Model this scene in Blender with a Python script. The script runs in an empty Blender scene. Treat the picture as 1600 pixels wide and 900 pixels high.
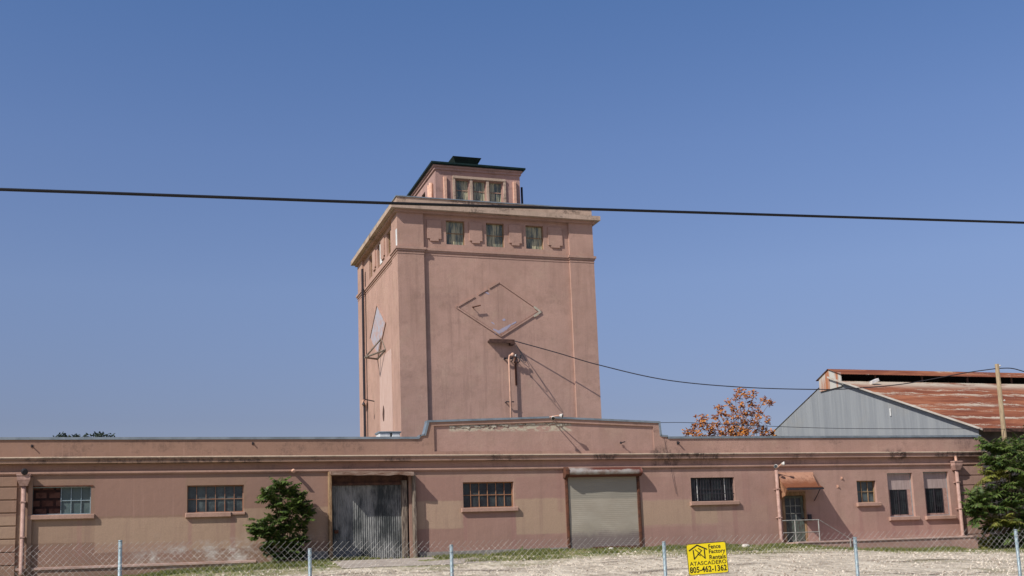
import bpy, math, random
from mathutils import Vector, Matrix, noise as mnoise
random.seed(7)
rnd = random.random
def U(a, b): return a + (b - a) * rnd()
S = bpy.context.scene
COL = S.collection

# ------------------------------------------------------------------ camera
F_, PITCH, ROLL, YAW = 1741.8, .1534102, -.0364216, .3237852
cy, sy = math.cos(YAW), math.sin(YAW)
VF = Vector((sy*math.cos(PITCH), cy*math.cos(PITCH), math.sin(PITCH)))
r0 = Vector((cy, -sy, 0)); u0 = r0.cross(VF)
VR = r0*math.cos(ROLL) + u0*math.sin(ROLL)
VU = -r0*math.sin(ROLL) + u0*math.cos(ROLL)
cam_d = bpy.data.cameras.new("camera"); cam = bpy.data.objects.new("camera", cam_d); COL.objects.link(cam)
cam.matrix_world = Matrix(((VR.x, VU.x, -VF.x, 0), (VR.y, VU.y, -VF.y, 0), (VR.z, VU.z, -VF.z, 0), (0, 0, 0, 1)))
cam_d.sensor_width = 36; cam_d.lens = F_/1600*36; cam_d.shift_y = 150/1600
cam_d.clip_start = .1; cam_d.clip_end = 3000
S.camera = cam

# ------------------------------------------------------------------ sky + sun
SUN = Vector((-2.0, -1.0, 2.05)).normalized()      # direction towards the sun
ELEV = math.asin(SUN.z); AZ = math.atan2(SUN.x, SUN.y)
W = bpy.data.worlds.new("World"); S.world = W; W.use_nodes = True
wt = W.node_tree; bg = wt.nodes['Background']
sky = wt.nodes.new('ShaderNodeTexSky'); sky.sky_type = 'NISHITA'; sky.sun_disc = False
sky.sun_elevation = ELEV; sky.sun_rotation = AZ
sky.altitude = 300; sky.air_density = 1.0; sky.dust_density = 1.6; sky.ozone_density = 3.0
tc = wt.nodes.new('ShaderNodeTexCoord'); sx = wt.nodes.new('ShaderNodeSeparateXYZ'); wt.links.new(tc.outputs['Generated'], sx.inputs[0])
rp = wt.nodes.new('ShaderNodeValToRGB'); wt.links.new(sx.outputs[2], rp.inputs[0])      # sky tint by elevation, darkened overhead to weaken the fill light
el = rp.color_ramp.elements; stops = [(0.0, (.52, .43, .48)), (.125, (.515, .44, .50)), (.237, (.655, .595, .66)), (.35, (.63, .63, .74)), (.47, (.525, .62, .775)), (.62, (.36, .41, .50)), (1.0, (.26, .29, .35))]
while len(el) < len(stops): el.new(.5)
for e_, (p_, c_) in zip(el, stops): e_.position = p_; e_.color = (*c_, 1)
m1 = wt.nodes.new('ShaderNodeVectorMath'); m1.operation = 'MULTIPLY'; wt.links.new(sky.outputs[0], m1.inputs[0]); wt.links.new(rp.outputs[0], m1.inputs[1])
m2 = wt.nodes.new('ShaderNodeVectorMath'); m2.operation = 'SCALE'; m2.inputs['Scale'].default_value = 2.0; wt.links.new(m1.outputs[0], m2.inputs[0])
wt.links.new(m2.outputs[0], bg.inputs[0]); bg.inputs[1].default_value = .085
sd = bpy.data.lights.new("sun", 'SUN'); sd.energy = 5.0; sd.angle = math.radians(.53); sd.color = (1, .965, .91)
so = bpy.data.objects.new("sun", sd); COL.objects.link(so)
so.rotation_euler = (-SUN).to_track_quat('-Z', 'Y').to_euler(); so.location = (-30, -20, 60)
S.view_settings.view_transform = 'Standard'; S.view_settings.look = 'None'
S.view_settings.exposure = 0.0; S.view_settings.gamma = 1
S.render.engine = 'CYCLES'

# ------------------------------------------------------------------ measuring helper: where a sight line meets a real plane
def ray(x, y): return VF + VR*((x-800)/F_) - VU*((y-600)/F_)
def atY(x, y, Y): d = ray(x, y); return d*(Y/d.y)
def atX(x, y, X): d = ray(x, y); return d*(X/d.x)
D = 40.0; YT = 52.0
def wx(x, y, Y=D): return atY(x, y, Y).x
def wz(x, y, Y=D): return atY(x, y, Y).z
def rect(x0, y0, x1, y1, Y=D):
    xm, ym = (x0+x1)/2, (y0+y1)/2
    return wx(x0, ym, Y), wx(x1, ym, Y), wz(xm, y1, Y), wz(xm, y0, Y)

# ------------------------------------------------------------------ materials
def lin(c): return tuple(((v/255)/12.92 if v/255 <= .04045 else ((v/255+.055)/1.055)**2.4) for v in c)
class NT:
    def __init__(s, name):
        s.m = bpy.data.materials.new(name); s.m.use_nodes = True; s.t = s.m.node_tree
        s.b = s.t.nodes['Principled BSDF']; s.o = s.t.nodes['Material Output']
        s.pos = s.t.nodes.new('ShaderNodeNewGeometry').outputs['Position']
    def n(s, ty, **k):
        nd = s.t.nodes.new(ty)
        for a, v in k.items(): setattr(nd, a, v)
        return nd
    def l(s, a, b): s.t.links.new(a, b)
    def put(s, sock, v):
        if isinstance(v, bpy.types.NodeSocket): s.l(v, sock)
        else: sock.default_value = v
    def scale(s, v, sc, off=(0, 0, 0)):
        m = s.n('ShaderNodeMapping'); m.inputs['Scale'].default_value = sc; m.inputs['Location'].default_value = off
        s.l(v, m.inputs[0]); return m.outputs[0]
    def noise(s, sc=1, detail=4, rough=.6, vec=None, stretch=None, off=(0, 0, 0), dist=0):
        v = vec or s.pos
        if stretch or off != (0, 0, 0): v = s.scale(v, stretch or (1, 1, 1), off)
        nd = s.n('ShaderNodeTexNoise'); s.l(v, nd.inputs['Vector'])
        nd.inputs['Scale'].default_value = sc; nd.inputs['Detail'].default_value = detail
        nd.inputs['Roughness'].default_value = rough; nd.inputs['Distortion'].default_value = dist
        return nd.outputs['Fac']
    def math(s, op, a, b=0.0):
        nd = s.n('ShaderNodeMath', operation=op); s.put(nd.inputs[0], a); s.put(nd.inputs[1], b); return nd.outputs[0]
    def ramp(s, v, a, b, lo=0.0, hi=1.0):
        nd = s.n('ShaderNodeMapRange', interpolation_type='SMOOTHSTEP'); s.put(nd.inputs[0], v)
        for i, x in ((1, a), (2, b), (3, lo), (4, hi)): s.put(nd.inputs[i], x)
        return nd.outputs[0]
    def mix(s, f, a, b, blend='MIX'):
        nd = s.n('ShaderNodeMix', data_type='RGBA', blend_type=blend)
        s.put(nd.inputs[0], f)
        for i, c in ((6, a), (7, b)):
            if isinstance(c, tuple): c = (*c[:3], 1)
            s.put(nd.inputs[i], c)
        return nd.outputs[2]
    def xyz(s):
        nd = s.n('ShaderNodeSeparateXYZ'); s.l(s.pos, nd.inputs[0]); return nd.outputs
    def box(s, x0, x1, z0, z1, soft=.05, axis=0):
        c = s.xyz(); X, Z = c[axis], c[2]
        wob = s.math('MULTIPLY', s.math('SUBTRACT', s.noise(2.5, 3), .5), .10)
        X = s.math('ADD', X, wob); Z = s.math('ADD', Z, wob)
        a = s.math('MULTIPLY', s.ramp(X, x0-soft, x0+soft), s.ramp(X, x1-soft, x1+soft, 1, 0))
        b = s.math('MULTIPLY', s.ramp(Z, z0-soft, z0+soft), s.ramp(Z, z1-soft, z1+soft, 1, 0))
        return s.math('MULTIPLY', a, b)
    def bump(s, h, strength=.3, dist=.02):
        b = s.n('ShaderNodeBump'); b.inputs['Strength'].default_value = strength; b.inputs['Distance'].default_value = dist
        s.l(h, b.inputs['Height']); s.l(b.outputs[0], s.b.inputs['Normal'])
    def fin(s, col, rough=.8, metal=0.0, spec=.3):
        s.put(s.b.inputs['Base Color'], (*col[:3], 1) if isinstance(col, tuple) else col)
        s.put(s.b.inputs['Roughness'], rough); s.put(s.b.inputs['Metallic'], metal)
        s.b.inputs['Specular IOR Level'].default_value = spec
        return s.m

def stucco(name, base, tan=None, patches=(), mould=(), streak=.35, grime=0.0, axis=0, lo=None, flake=None, left=None):
    t = NT(name)
    big = t.noise(.35, 5, .6)
    c = t.mix(t.ramp(big, .3, .7), tuple(v*.88 for v in base), tuple(min(1, v*1.10) for v in base))
    mid = t.noise(1.7, 6, .65, off=(3, 1, 9))
    c = t.mix(t.ramp(mid, .42, .70, 0, .55), c, tuple(v*f for v, f in zip(base, (.78, .78, .74))))
    c = t.mix(t.ramp(t.noise(.9, 6, .7, off=(31, 7, 2)), .50, .72, 0, .5), c, tuple(v*f for v, f in zip(base, (1.05, 1.16, 1.10))))
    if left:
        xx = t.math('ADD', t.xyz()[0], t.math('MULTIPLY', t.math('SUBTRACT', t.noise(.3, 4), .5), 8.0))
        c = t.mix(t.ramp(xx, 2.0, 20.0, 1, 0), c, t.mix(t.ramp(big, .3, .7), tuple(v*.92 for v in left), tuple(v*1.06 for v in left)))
    # paint patches of another mix
    for (x0, x1, z0, z1, k) in patches:
        c = t.mix(t.math('MULTIPLY', t.box(x0, x1, z0, z1, .035, axis), k), c, tan)
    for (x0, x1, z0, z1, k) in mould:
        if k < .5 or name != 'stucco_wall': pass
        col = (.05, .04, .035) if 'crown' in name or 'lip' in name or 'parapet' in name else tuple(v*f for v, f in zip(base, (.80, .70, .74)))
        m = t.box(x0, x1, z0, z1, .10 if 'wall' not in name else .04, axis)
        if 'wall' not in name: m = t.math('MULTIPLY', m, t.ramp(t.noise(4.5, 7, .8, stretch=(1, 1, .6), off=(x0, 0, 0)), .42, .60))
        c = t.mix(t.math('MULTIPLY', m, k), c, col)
    # rain streaks
    st = t.noise(1.0, 5, .65, stretch=(3.2, 3.2, .22))
    st2 = t.noise(1.0, 4, .6, stretch=(11, 11, .35), off=(7, 0, 0))
    c = t.mix(t.math('MULTIPLY', t.ramp(st, .50, .72), streak), c, tuple(v*.62 for v in base))
    c = t.mix(t.math('MULTIPLY', t.ramp(st2, .55, .8), streak*.6), c, tuple(min(1, v*1.35) for v in base))
    if lo:      # bleached / dusty foot of the wall
        z = t.xyz()[2]; nz = t.noise(.8, 5, .7, stretch=(1, 1, 1.5))
        f = t.math('MULTIPLY', t.ramp(z, lo[0], lo[1], 1, 0), t.ramp(nz, .48, .66))
        X = t.xyz()[0]
        f = t.math('MULTIPLY', f, t.math('MULTIPLY', t.ramp(X, lo[2]-.5, lo[2]+.5), t.ramp(X, lo[3]-.6, lo[3]+.6, 1, 0)))
        c = t.mix(f, c, (.52, .47, .42))
    if flake:   # paint flaked off down to pale plaster
        f = t.box(*flake, .06)
        f = t.math('MULTIPLY', f, t.ramp(t.noise(3.2, 6, .75, stretch=(1, 1, 2.2)), .46, .54))
        c = t.mix(f, c, (.50, .45, .34))
    if grime:
        g = t.noise(1.2, 8, .75, stretch=(.45, 1, .9), off=(2.3, 0, 0))
        g2 = t.noise(9, 5, .8, stretch=(1, 1, .5))
        f = t.math('MULTIPLY', t.ramp(g, .50, .62), t.ramp(g2, .38, .6))
        c = t.mix(t.math('MULTIPLY', f, grime), c, (.045, .035, .030))
    fine = t.noise(22, 6, .75)
    c = t.mix(t.ramp(fine, .35, .7, 0, .42), c, tuple(v*.66 for v in base))
    c = t.mix(t.ramp(t.noise(6, 6, .8, off=(3, 3, 8)), .60, .74, 0, .5), c, tuple(v*.60 for v in base))
    t.bump(t.math('ADD', t.math('MULTIPLY', fine, .5), t.noise(3.5, 3)), .35, .03)
    return t.fin(c, .92, 0, .15)

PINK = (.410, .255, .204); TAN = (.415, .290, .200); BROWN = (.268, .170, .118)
def pr(x0, y0, x1, y1, k=1.0):
    a = rect(x0, y0, x1, y1); return (a[0], a[1], a[2], a[3], k)
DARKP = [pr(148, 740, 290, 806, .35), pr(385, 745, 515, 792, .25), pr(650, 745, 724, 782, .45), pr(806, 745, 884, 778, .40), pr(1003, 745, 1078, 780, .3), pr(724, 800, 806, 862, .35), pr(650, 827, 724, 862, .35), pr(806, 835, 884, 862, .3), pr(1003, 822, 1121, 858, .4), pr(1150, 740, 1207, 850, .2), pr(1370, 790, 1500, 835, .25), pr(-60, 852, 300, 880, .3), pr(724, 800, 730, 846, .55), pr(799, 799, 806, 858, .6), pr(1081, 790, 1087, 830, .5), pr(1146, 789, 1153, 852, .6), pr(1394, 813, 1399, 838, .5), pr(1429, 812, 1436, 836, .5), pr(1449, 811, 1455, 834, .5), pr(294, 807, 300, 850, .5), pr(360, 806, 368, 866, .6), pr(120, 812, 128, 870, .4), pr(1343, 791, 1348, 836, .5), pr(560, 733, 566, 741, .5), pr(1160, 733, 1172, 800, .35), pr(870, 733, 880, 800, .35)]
MOULD = [pr(150, 716, 410, 728, .9), pr(600, 715, 640, 732, 1), pr(925, 708, 958, 722, 1), pr(1040, 707, 1120, 722, 1), pr(1385, 703, 1412, 718, 1), pr(1455, 700, 1535, 716, .9), pr(60, 716, 110, 728, .6), pr(1255, 706, 1275, 716, .6), pr(760, 712, 830, 722, .4), pr(1018, 700, 1062, 745, .8)]
M = {}
M['wall'] = stucco('stucco_wall', PINK, TAN, [pr(148, 808, 390, 860, .85), pr(-60, 806, 150, 850, .6), pr(380, 793, 520, 848, .7),
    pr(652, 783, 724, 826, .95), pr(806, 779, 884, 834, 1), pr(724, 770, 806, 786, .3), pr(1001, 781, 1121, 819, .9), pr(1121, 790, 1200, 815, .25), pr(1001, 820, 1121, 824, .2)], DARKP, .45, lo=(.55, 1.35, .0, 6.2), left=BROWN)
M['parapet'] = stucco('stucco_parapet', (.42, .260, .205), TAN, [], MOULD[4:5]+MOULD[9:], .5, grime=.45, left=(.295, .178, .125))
M['panel'] = stucco('stucco_flaking', (.42, .265, .215), TAN, [], (), .25, flake=(10.9, 15.8, 4.72, 5.05))
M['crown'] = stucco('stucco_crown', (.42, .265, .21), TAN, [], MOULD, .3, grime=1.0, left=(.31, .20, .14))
M['lip'] = stucco('pale_sunlit_lip', (.50, .38, .285), TAN, [], MOULD, .3, grime=.9)  # paler base paints sunlight on the lip into its colour; mould and grime over it
M['trim'] = stucco('stucco_trim', (.42, .26, .20), TAN, [], (), .3, grime=.25)
M['tower'] = stucco('stucco_tower', (.440, .275, .215), TAN, [], (), .50, grime=.16)
M['tower_side'] = M['tower']
M['cornice'] = stucco('stucco_cornice_weathered', (.46, .34, .26), TAN, [], (), .6, grime=.95)
M['pent'] = stucco('stucco_penthouse', (.40, .25, .215), TAN, [], (), .6, grime=.35)
def plain(name, a, b=None, sc=4, rough=.7, metal=0, bumpk=.15, spec=.3, stretch=None, lo=.35, hi=.65):
    t = NT(name); b = b or tuple(v*.7 for v in a)
    nz = t.noise(sc, 6, .7, stretch=stretch)
    c = t.mix(t.ramp(nz, lo, hi), a, b)
    if bumpk: t.bump(t.noise(sc*4, 4), bumpk, .01)
    return t.fin(c, rough, metal, spec)
M['coping'] = plain('grey_flashing', (.25, .29, .32), (.17, .20, .22), 1.5, .5, .3, .05)
M['galv'] = plain('galvanised_steel', (.38, .42, .43), (.27, .31, .33), 3, .45, .45, .05)
M['post'] = plain('fence_post_galvanised', (.33, .39, .41), (.20, .27, .29), 25, .5, .3, .05)
M['wire'] = plain('fence_wire_galvanised', (.55, .53, .49), (.36, .34, .31), 6, .5, .2, 0)
M['black'] = plain('black_rubber', (.012, .012, .014), None, 4, .5, 0, 0)
M['darkwire'] = plain('dark_wire', (.035, .03, .035), None, 4, .6, 0, 0)
M['rust'] = plain('rusty_iron', (.15, .058, .032), (.065, .03, .02), 7, .85)
M['rustpale'] = plain('pale_rusty_iron', (.30, .13, .07), (.22, .16, .12), 5, .8)
M['orange_paint'] = plain('orange_primer', (.33, .175, .095), (.23, .105, .06), 9, .75)
M['wood_old'] = plain('old_yellow_timber', (.33, .22, .12), (.18, .10, .055), 6, .85, stretch=(3, 3, .6))
M['wood_grey'] = plain('weathered_grey_timber', (.26, .21, .16), (.07, .05, .04), 6, .85, stretch=(4, 4, .5))
M['wood_pole'] = plain('pole_timber', (.36, .27, .16), (.20, .145, .09), 5, .85, stretch=(5, 5, .4))
M['brown'] = plain('dark_brown_timber', (.10, .05, .035), (.05, .025, .02), 5, .85)
M['pinkpipe'] = plain('pink_painted_pipe', (.43, .275, .225), (.31, .185, .15), 6, .7)
M['palepipe'] = plain('peach_painted_pipe', (.62, .38, .27), (.5, .28, .2), 6, .6)
M['dark'] = plain('dark_interior', (.012, .010, .012), None, 3, .9, 0, 0)
M['white'] = plain('white_paint', (.74, .72, .68), (.5, .5, .48), 5, .6)
M['offwhite'] = plain('chalky_white_rail', (.58, .56, .52), (.42, .38, .34), 8, .6)
M['greenroof'] = plain('dark_green_roofing', (.005, .022, .017), (.004, .010, .009), 6, .5)
M['concrete'] = plain('grey_concrete', (.30, .27, .24), (.20, .18, .16), 4, .9)
M['kerb'] = plain('pink_concrete_edge', (.52, .36, .30), (.40, .26, .21), 4, .9)
M['bluepaint'] = plain('faded_blue_grey_paint', (.36, .34, .37), (.40, .27, .24), 3.0, .9, lo=.45, hi=.6)
M['infill'] = plain('pinkish_grey_board', (.40, .31, .28), (.31, .235, .215), 3, .85, stretch=(5, 5, .5))
def glassmat(name, a, b, sc, stretch, rough=.25):
    t = NT(name)
    nz = t.noise(sc, 5, .7, stretch=stretch)
    c = t.mix(t.ramp(nz, .38, .64), a, b)
    d = t.noise(14, 5, .8)
    c = t.mix(t.ramp(d, .55, .8, 0, .5), c, tuple(min(1, v*1.7) for v in b))
    return t.fin(c, t.ramp(nz, .3, .7, rough, rough+.35), 0, .5)
M['glass'] = glassmat('dusty_wired_glass', (.028, .038, .040), (.080, .100, .098), 1.8, (1, 1, 1))
M['glassdark'] = glassmat('dark_dusty_glass', (.012, .013, .016), (.035, .045, .045), 2.4, (1, 1, 1))
M['glasstower'] = glassmat('fibreglass_pane', (.07, .09, .075), (.44, .40, .25), 3.6, (1.6, 1.6, .22))
M['glassgreen'] = glassmat('greenish_glass', (.055, .085, .082), (.085, .12, .115), 1.5, (1, 1, 1))
# blocked half of the first window : brown timbers with square ends
def blocks():
    t = NT('brown_block_infill')
    br = t.n('ShaderNodeTexBrick'); t.l(t.scale(t.pos, (1, 1, 1)), br.inputs[0])
    mp = t.n('ShaderNodeCombineXYZ'); c = t.xyz(); t.l(c[0], mp.inputs[0]); t.l(c[2], mp.inputs[1]); t.l(mp.outputs[0], br.inputs[0])
    br.inputs['Color1'].default_value = (.085, .036, .028, 1); br.inputs['Color2'].default_value = (.125, .062, .046, 1)
    br.inputs['Mortar'].default_value = (.02, .012, .012, 1); br.inputs['Scale'].default_value = 1
    br.inputs['Mortar Size'].default_value = .045; br.inputs['Brick Width'].default_value = .42; br.inputs['Row Height'].default_value = .27
    col = t.mix(t.ramp(t.noise(5, 5), .4, .7), br.outputs[0], (.05, .022, .018))
    return t.fin(col, .9, 0, .1)
M['blocks'] = blocks()
# corrugated sliding door sheet
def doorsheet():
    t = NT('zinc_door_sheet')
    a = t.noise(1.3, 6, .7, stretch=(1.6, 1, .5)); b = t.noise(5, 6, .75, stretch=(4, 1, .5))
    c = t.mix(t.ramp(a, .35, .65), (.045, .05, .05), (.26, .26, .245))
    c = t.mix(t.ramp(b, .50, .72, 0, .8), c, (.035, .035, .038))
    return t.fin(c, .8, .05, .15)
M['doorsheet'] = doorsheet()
def shutter():
    t = NT('dusty_roller_slats'); z = t.xyz()[2]
    c = t.mix(t.ramp(t.noise(.9, 6, .7, stretch=(.7, 1, 2.0)), .35, .7), (.345, .30, .235), (.40, .355, .285))
    wob = t.math('MULTIPLY', t.math('SUBTRACT', t.noise(1.6, 5, .7), .5), .55)
    zz = t.math('ADD', z, wob)
    c = t.mix(t.ramp(zz, .55, .95, .9, 0), c, (.20, .155, .145))
    c = t.mix(t.ramp(t.math('ADD', z, t.math('MULTIPLY', wob, .05)), 2.07, 2.10, 0, .6), c, (.235, .22, .18))
    c = t.mix(t.ramp(t.noise(6, 6, .8, stretch=(.6, 1, 3)), .58, .8, 0, .4), c, (.15, .12, .10))
    return t.fin(c, .7, .1, .3)
M['shutter'] = shutter()
def hoodm():
    Z0_ = rect(888.2, 744, 997.5, 857)[3]
    t = NT('galvanised_hood_rusting')
    X, _, Z = t.xyz()
    w = t.math('MULTIPLY', t.math('SUBTRACT', t.noise(2.2, 7, .8), .5), .35)
    a = t.ramp(t.math('ADD', Z, t.math('MULTIPLY', w, .5)), Z0_+.20, Z0_+.25)
    e = t.math('ADD', t.ramp(t.math('ADD', X, w), 18.2, 18.5), t.ramp(t.math('ADD', X, w), 15.3, 15.4, 1, 0))
    low = t.ramp(t.math('ADD', Z, t.math('MULTIPLY', w, .3)), Z0_+.03, Z0_+.07, 1, 0)
    a = t.math('MULTIPLY', a, t.ramp(X, 15.9, 16.6))
    f = t.math('MINIMUM', t.math('ADD', t.math('ADD', a, e), low), 1.0)
    c = t.mix(t.ramp(t.noise(3, 5), .4, .7), (.38, .35, .32), (.24, .17, .14))
    c = t.mix(f, c, t.mix(t.noise(9, 5), (.17, .045, .03), (.08, .032, .022)))
    return t.fin(c, .6, .15, .4)
M['hood'] = hoodm()
def awn():
    t = NT('orange_rusted_awning_sheet'); z = t.xyz()[2]
    w = t.math('MULTIPLY', t.math('SUBTRACT', t.noise(2.6, 7, .8), .5), .5)
    c = t.mix(t.ramp(t.math('ADD', z, w), 2.45, 2.85), (.19, .065, .028), (.40, .21, .135))
    c = t.mix(t.ramp(t.noise(5, 7, .85), .48, .66, 0, .75), c, (.13, .05, .028))
    return t.fin(c, .8, 0, .3)
M['awning'] = awn()
def shedroof():
    t = NT('rusted_corrugated_roof'); c0 = t.xyz(); Y = c0[1]
    a = t.noise(.55, 7, .72, stretch=(.35, 1.3, 1), dist=.6)
    b = t.noise(1.4, 7, .75, stretch=(.35, 1.6, 1), off=(4, 2, 0))
    c = t.mix(t.ramp(a, .38, .66), (.18, .052, .026), (.36, .135, .066))
    c = t.mix(t.ramp(b, .60, .72, 0, .55), c, (.46, .36, .28))
    # sheet laps: courses with galvanising left on the upper edge
    for per, off_, thr in ((2.95, .0, .43), (1.9, .7, .50), (1.1, 1.9, .56)):
        yy = t.math('ADD', t.math('ADD', Y, off_), t.math('MULTIPLY', t.math('SUBTRACT', t.noise(.35, 5, .7, off=(off_, 0, 0)), .5), 2.6))
        yy = t.math('ADD', yy, t.math('MULTIPLY', c0[0], .10 if off_ else .0))
        fr = t.math('FRACT', t.math('DIVIDE', yy, per))
        lap = t.math('MULTIPLY', t.ramp(fr, .72, .93), t.ramp(fr, .95, 1.0, 1, 0))
        c = t.mix(t.math('MULTIPLY', lap, t.ramp(t.noise(.8, 7, .8, stretch=(.45, 1.2, 1), off=(off_*9, 0, 0)), thr, thr+.12)), c, (.50, .42, .33))
    up = t.math('MULTIPLY', t.ramp(Y, 56.8, 59.3), t.ramp(c0[2], 10.25, 10.4, 1, 0))
    c = t.mix(t.math('MULTIPLY', up, t.ramp(t.noise(.45, 6, .7, stretch=(.5, 1, 1), off=(9, 0, 0)), .36, .52)), c, (.50, .42, .33))
    c = t.mix(t.ramp(t.noise(2, 4, .6, stretch=(7, .2, .2)), .5, .75, 0, .35), c, (.12, .045, .03))
    return t.fin(c, .75, .1, .3)
M['shedroof'] = shedroof()
def shedwall():
    t = NT('galvanised_corrugated_wall')
    s1 = t.noise(1, 5, .7, stretch=(1, 1.6, .10)); s2 = t.noise(1, 4, .7, stretch=(1, 7, .2), off=(0, 5, 0))
    c = t.mix(t.ramp(s1, .35, .65), (.25, .262, .275), (.31, .322, .33))
    c = t.mix(t.ramp(s2, .5, .75, 0, .2), c, (.21, .225, .24))
    c = t.mix(t.ramp(t.noise(.35, 4), .55, .75, 0, .3), c, (.36, .33, .27))
    return t.fin(c, .6, .2, .3)
M['shedwall'] = shedwall()
def rustystreak():
    t = NT('rust_streaked_zinc')
    c = t.mix(t.ramp(t.noise(1, 4, .6, stretch=(1.2, 1.2, .1)), .5, .6), (.50, .48, .43), (.40, .16, .08))
    return t.fin(c, .7, .1)
M['monitor'] = rustystreak()
def leafmat(name, a, b, tr=.25):
    t = NT(name); oi = t.n('ShaderNodeNewGeometry').outputs['Random Per Island']
    c = t.mix(oi, a, b)
    t.fin(c, .55, 0, .35)
    tl = t.n('ShaderNodeBsdfTranslucent'); t.put(tl.inputs[0], t.mix(.5, c, (a[0]*1.6, a[1]*1.6, a[2])))
    ms = t.n('ShaderNodeMixShader'); ms.inputs[0].default_value = tr
    t.l(t.b.outputs[0], ms.inputs[1]); t.l(tl.outputs[0], ms.inputs[2]); t.l(ms.outputs[0], t.o.inputs[0])
    return t.m
M['leaf'] = leafmat('ailanthus_leaf', (.018, .045, .010), (.135, .190, .038))
M['leafyel'] = leafmat('yellow_ailanthus_leaf', (.14, .17, .03), (.22, .20, .04))
M['leaforange'] = leafmat('autumn_leaf', (.14, .030, .020), (.66, .26, .045), .3)
M['leafdark'] = leafmat('distant_dark_leaf', (.016, .028, .016), (.035, .05, .028))
M['grassblade'] = leafmat('grass_blade', (.070, .115, .025), (.30, .27, .09), .3)
M['bark'] = plain('bark', (.22, .15, .10), (.12, .08, .055), 6, .9, stretch=(4, 4, 1))
def groundm():
    t = NT('gravel_and_grass_ground'); X, Y, Z = t.xyz()
    # seen at a grazing angle: marks are longer across the lot (Y) than along it
    g0 = t.noise(9, 5, .8); g1 = t.noise(3.0, 7, .85, stretch=(1.3, .35, 1)); g2 = t.noise(.55, 6, .7, stretch=(.5, .6, 1)); g3 = t.noise(1.3, 6, .75, stretch=(.5, .55, 1), off=(5, 5, 0))
    c = t.mix(t.ramp(g1, .40, .58), (.36, .29, .215), (.74, .64, .50))
    c = t.mix(t.ramp(g0, .40, .62, 0, .40), c, (.68, .59, .47))
    c = t.mix(t.ramp(g3, .50, .66, 0, .7), c, (.25, .195, .145))
    wob = t.math('MULTIPLY', t.math('SUBTRACT', t.noise(.22, 4, .55, stretch=(.6, .5, 1)), .5), 7.0)
    yy = t.math('ADD', t.math('ADD', Y, wob), t.math('MULTIPLY', X, -.08))
    rut = t.math('MULTIPLY', t.ramp(t.math('ABSOLUTE', t.math('SUBTRACT', t.math('FRACT', t.math('DIVIDE', yy, 4.3)), .5)), .0, .12, 1, 0), t.ramp(t.noise(1.1, 6, .85, stretch=(.4, .6, 1), off=(8, 0, 0)), .44, .56))
    c = t.mix(t.math('MULTIPLY', rut, .85), c, (.10, .072, .055))
    e = t.math('ADD', Y, t.math('MULTIPLY', t.math('SUBTRACT', g2, .5), 10.0))
    e = t.math('ADD', e, t.math('MULTIPLY', t.math('SUBTRACT', g3, .5), 4.5))
    gm = t.ramp(e, 33.6, 37.0)
    gc = t.mix(t.ramp(t.noise(1.6, 6, .8, stretch=(1, .5, 1)), .38, .62), (.105, .145, .035), (.30, .26, .13))
    c = t.mix(t.math('MULTIPLY', gm, t.ramp(t.noise(2.6, 6, .8, stretch=(1, .5, 1)), .30, .50)), c, gc)
    c = t.mix(t.math('MULTIPLY', t.ramp(g2, .54, .66), .55), c, (.19, .17, .075))
    t.bump(g1, .9, .08)
    return t.fin(c, .95, 0, .1)
M['ground'] = groundm()
M['paved'] = plain('pale_concrete_apron', (.42, .36, .30), (.30, .25, .21), 2.5, .95)

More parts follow.
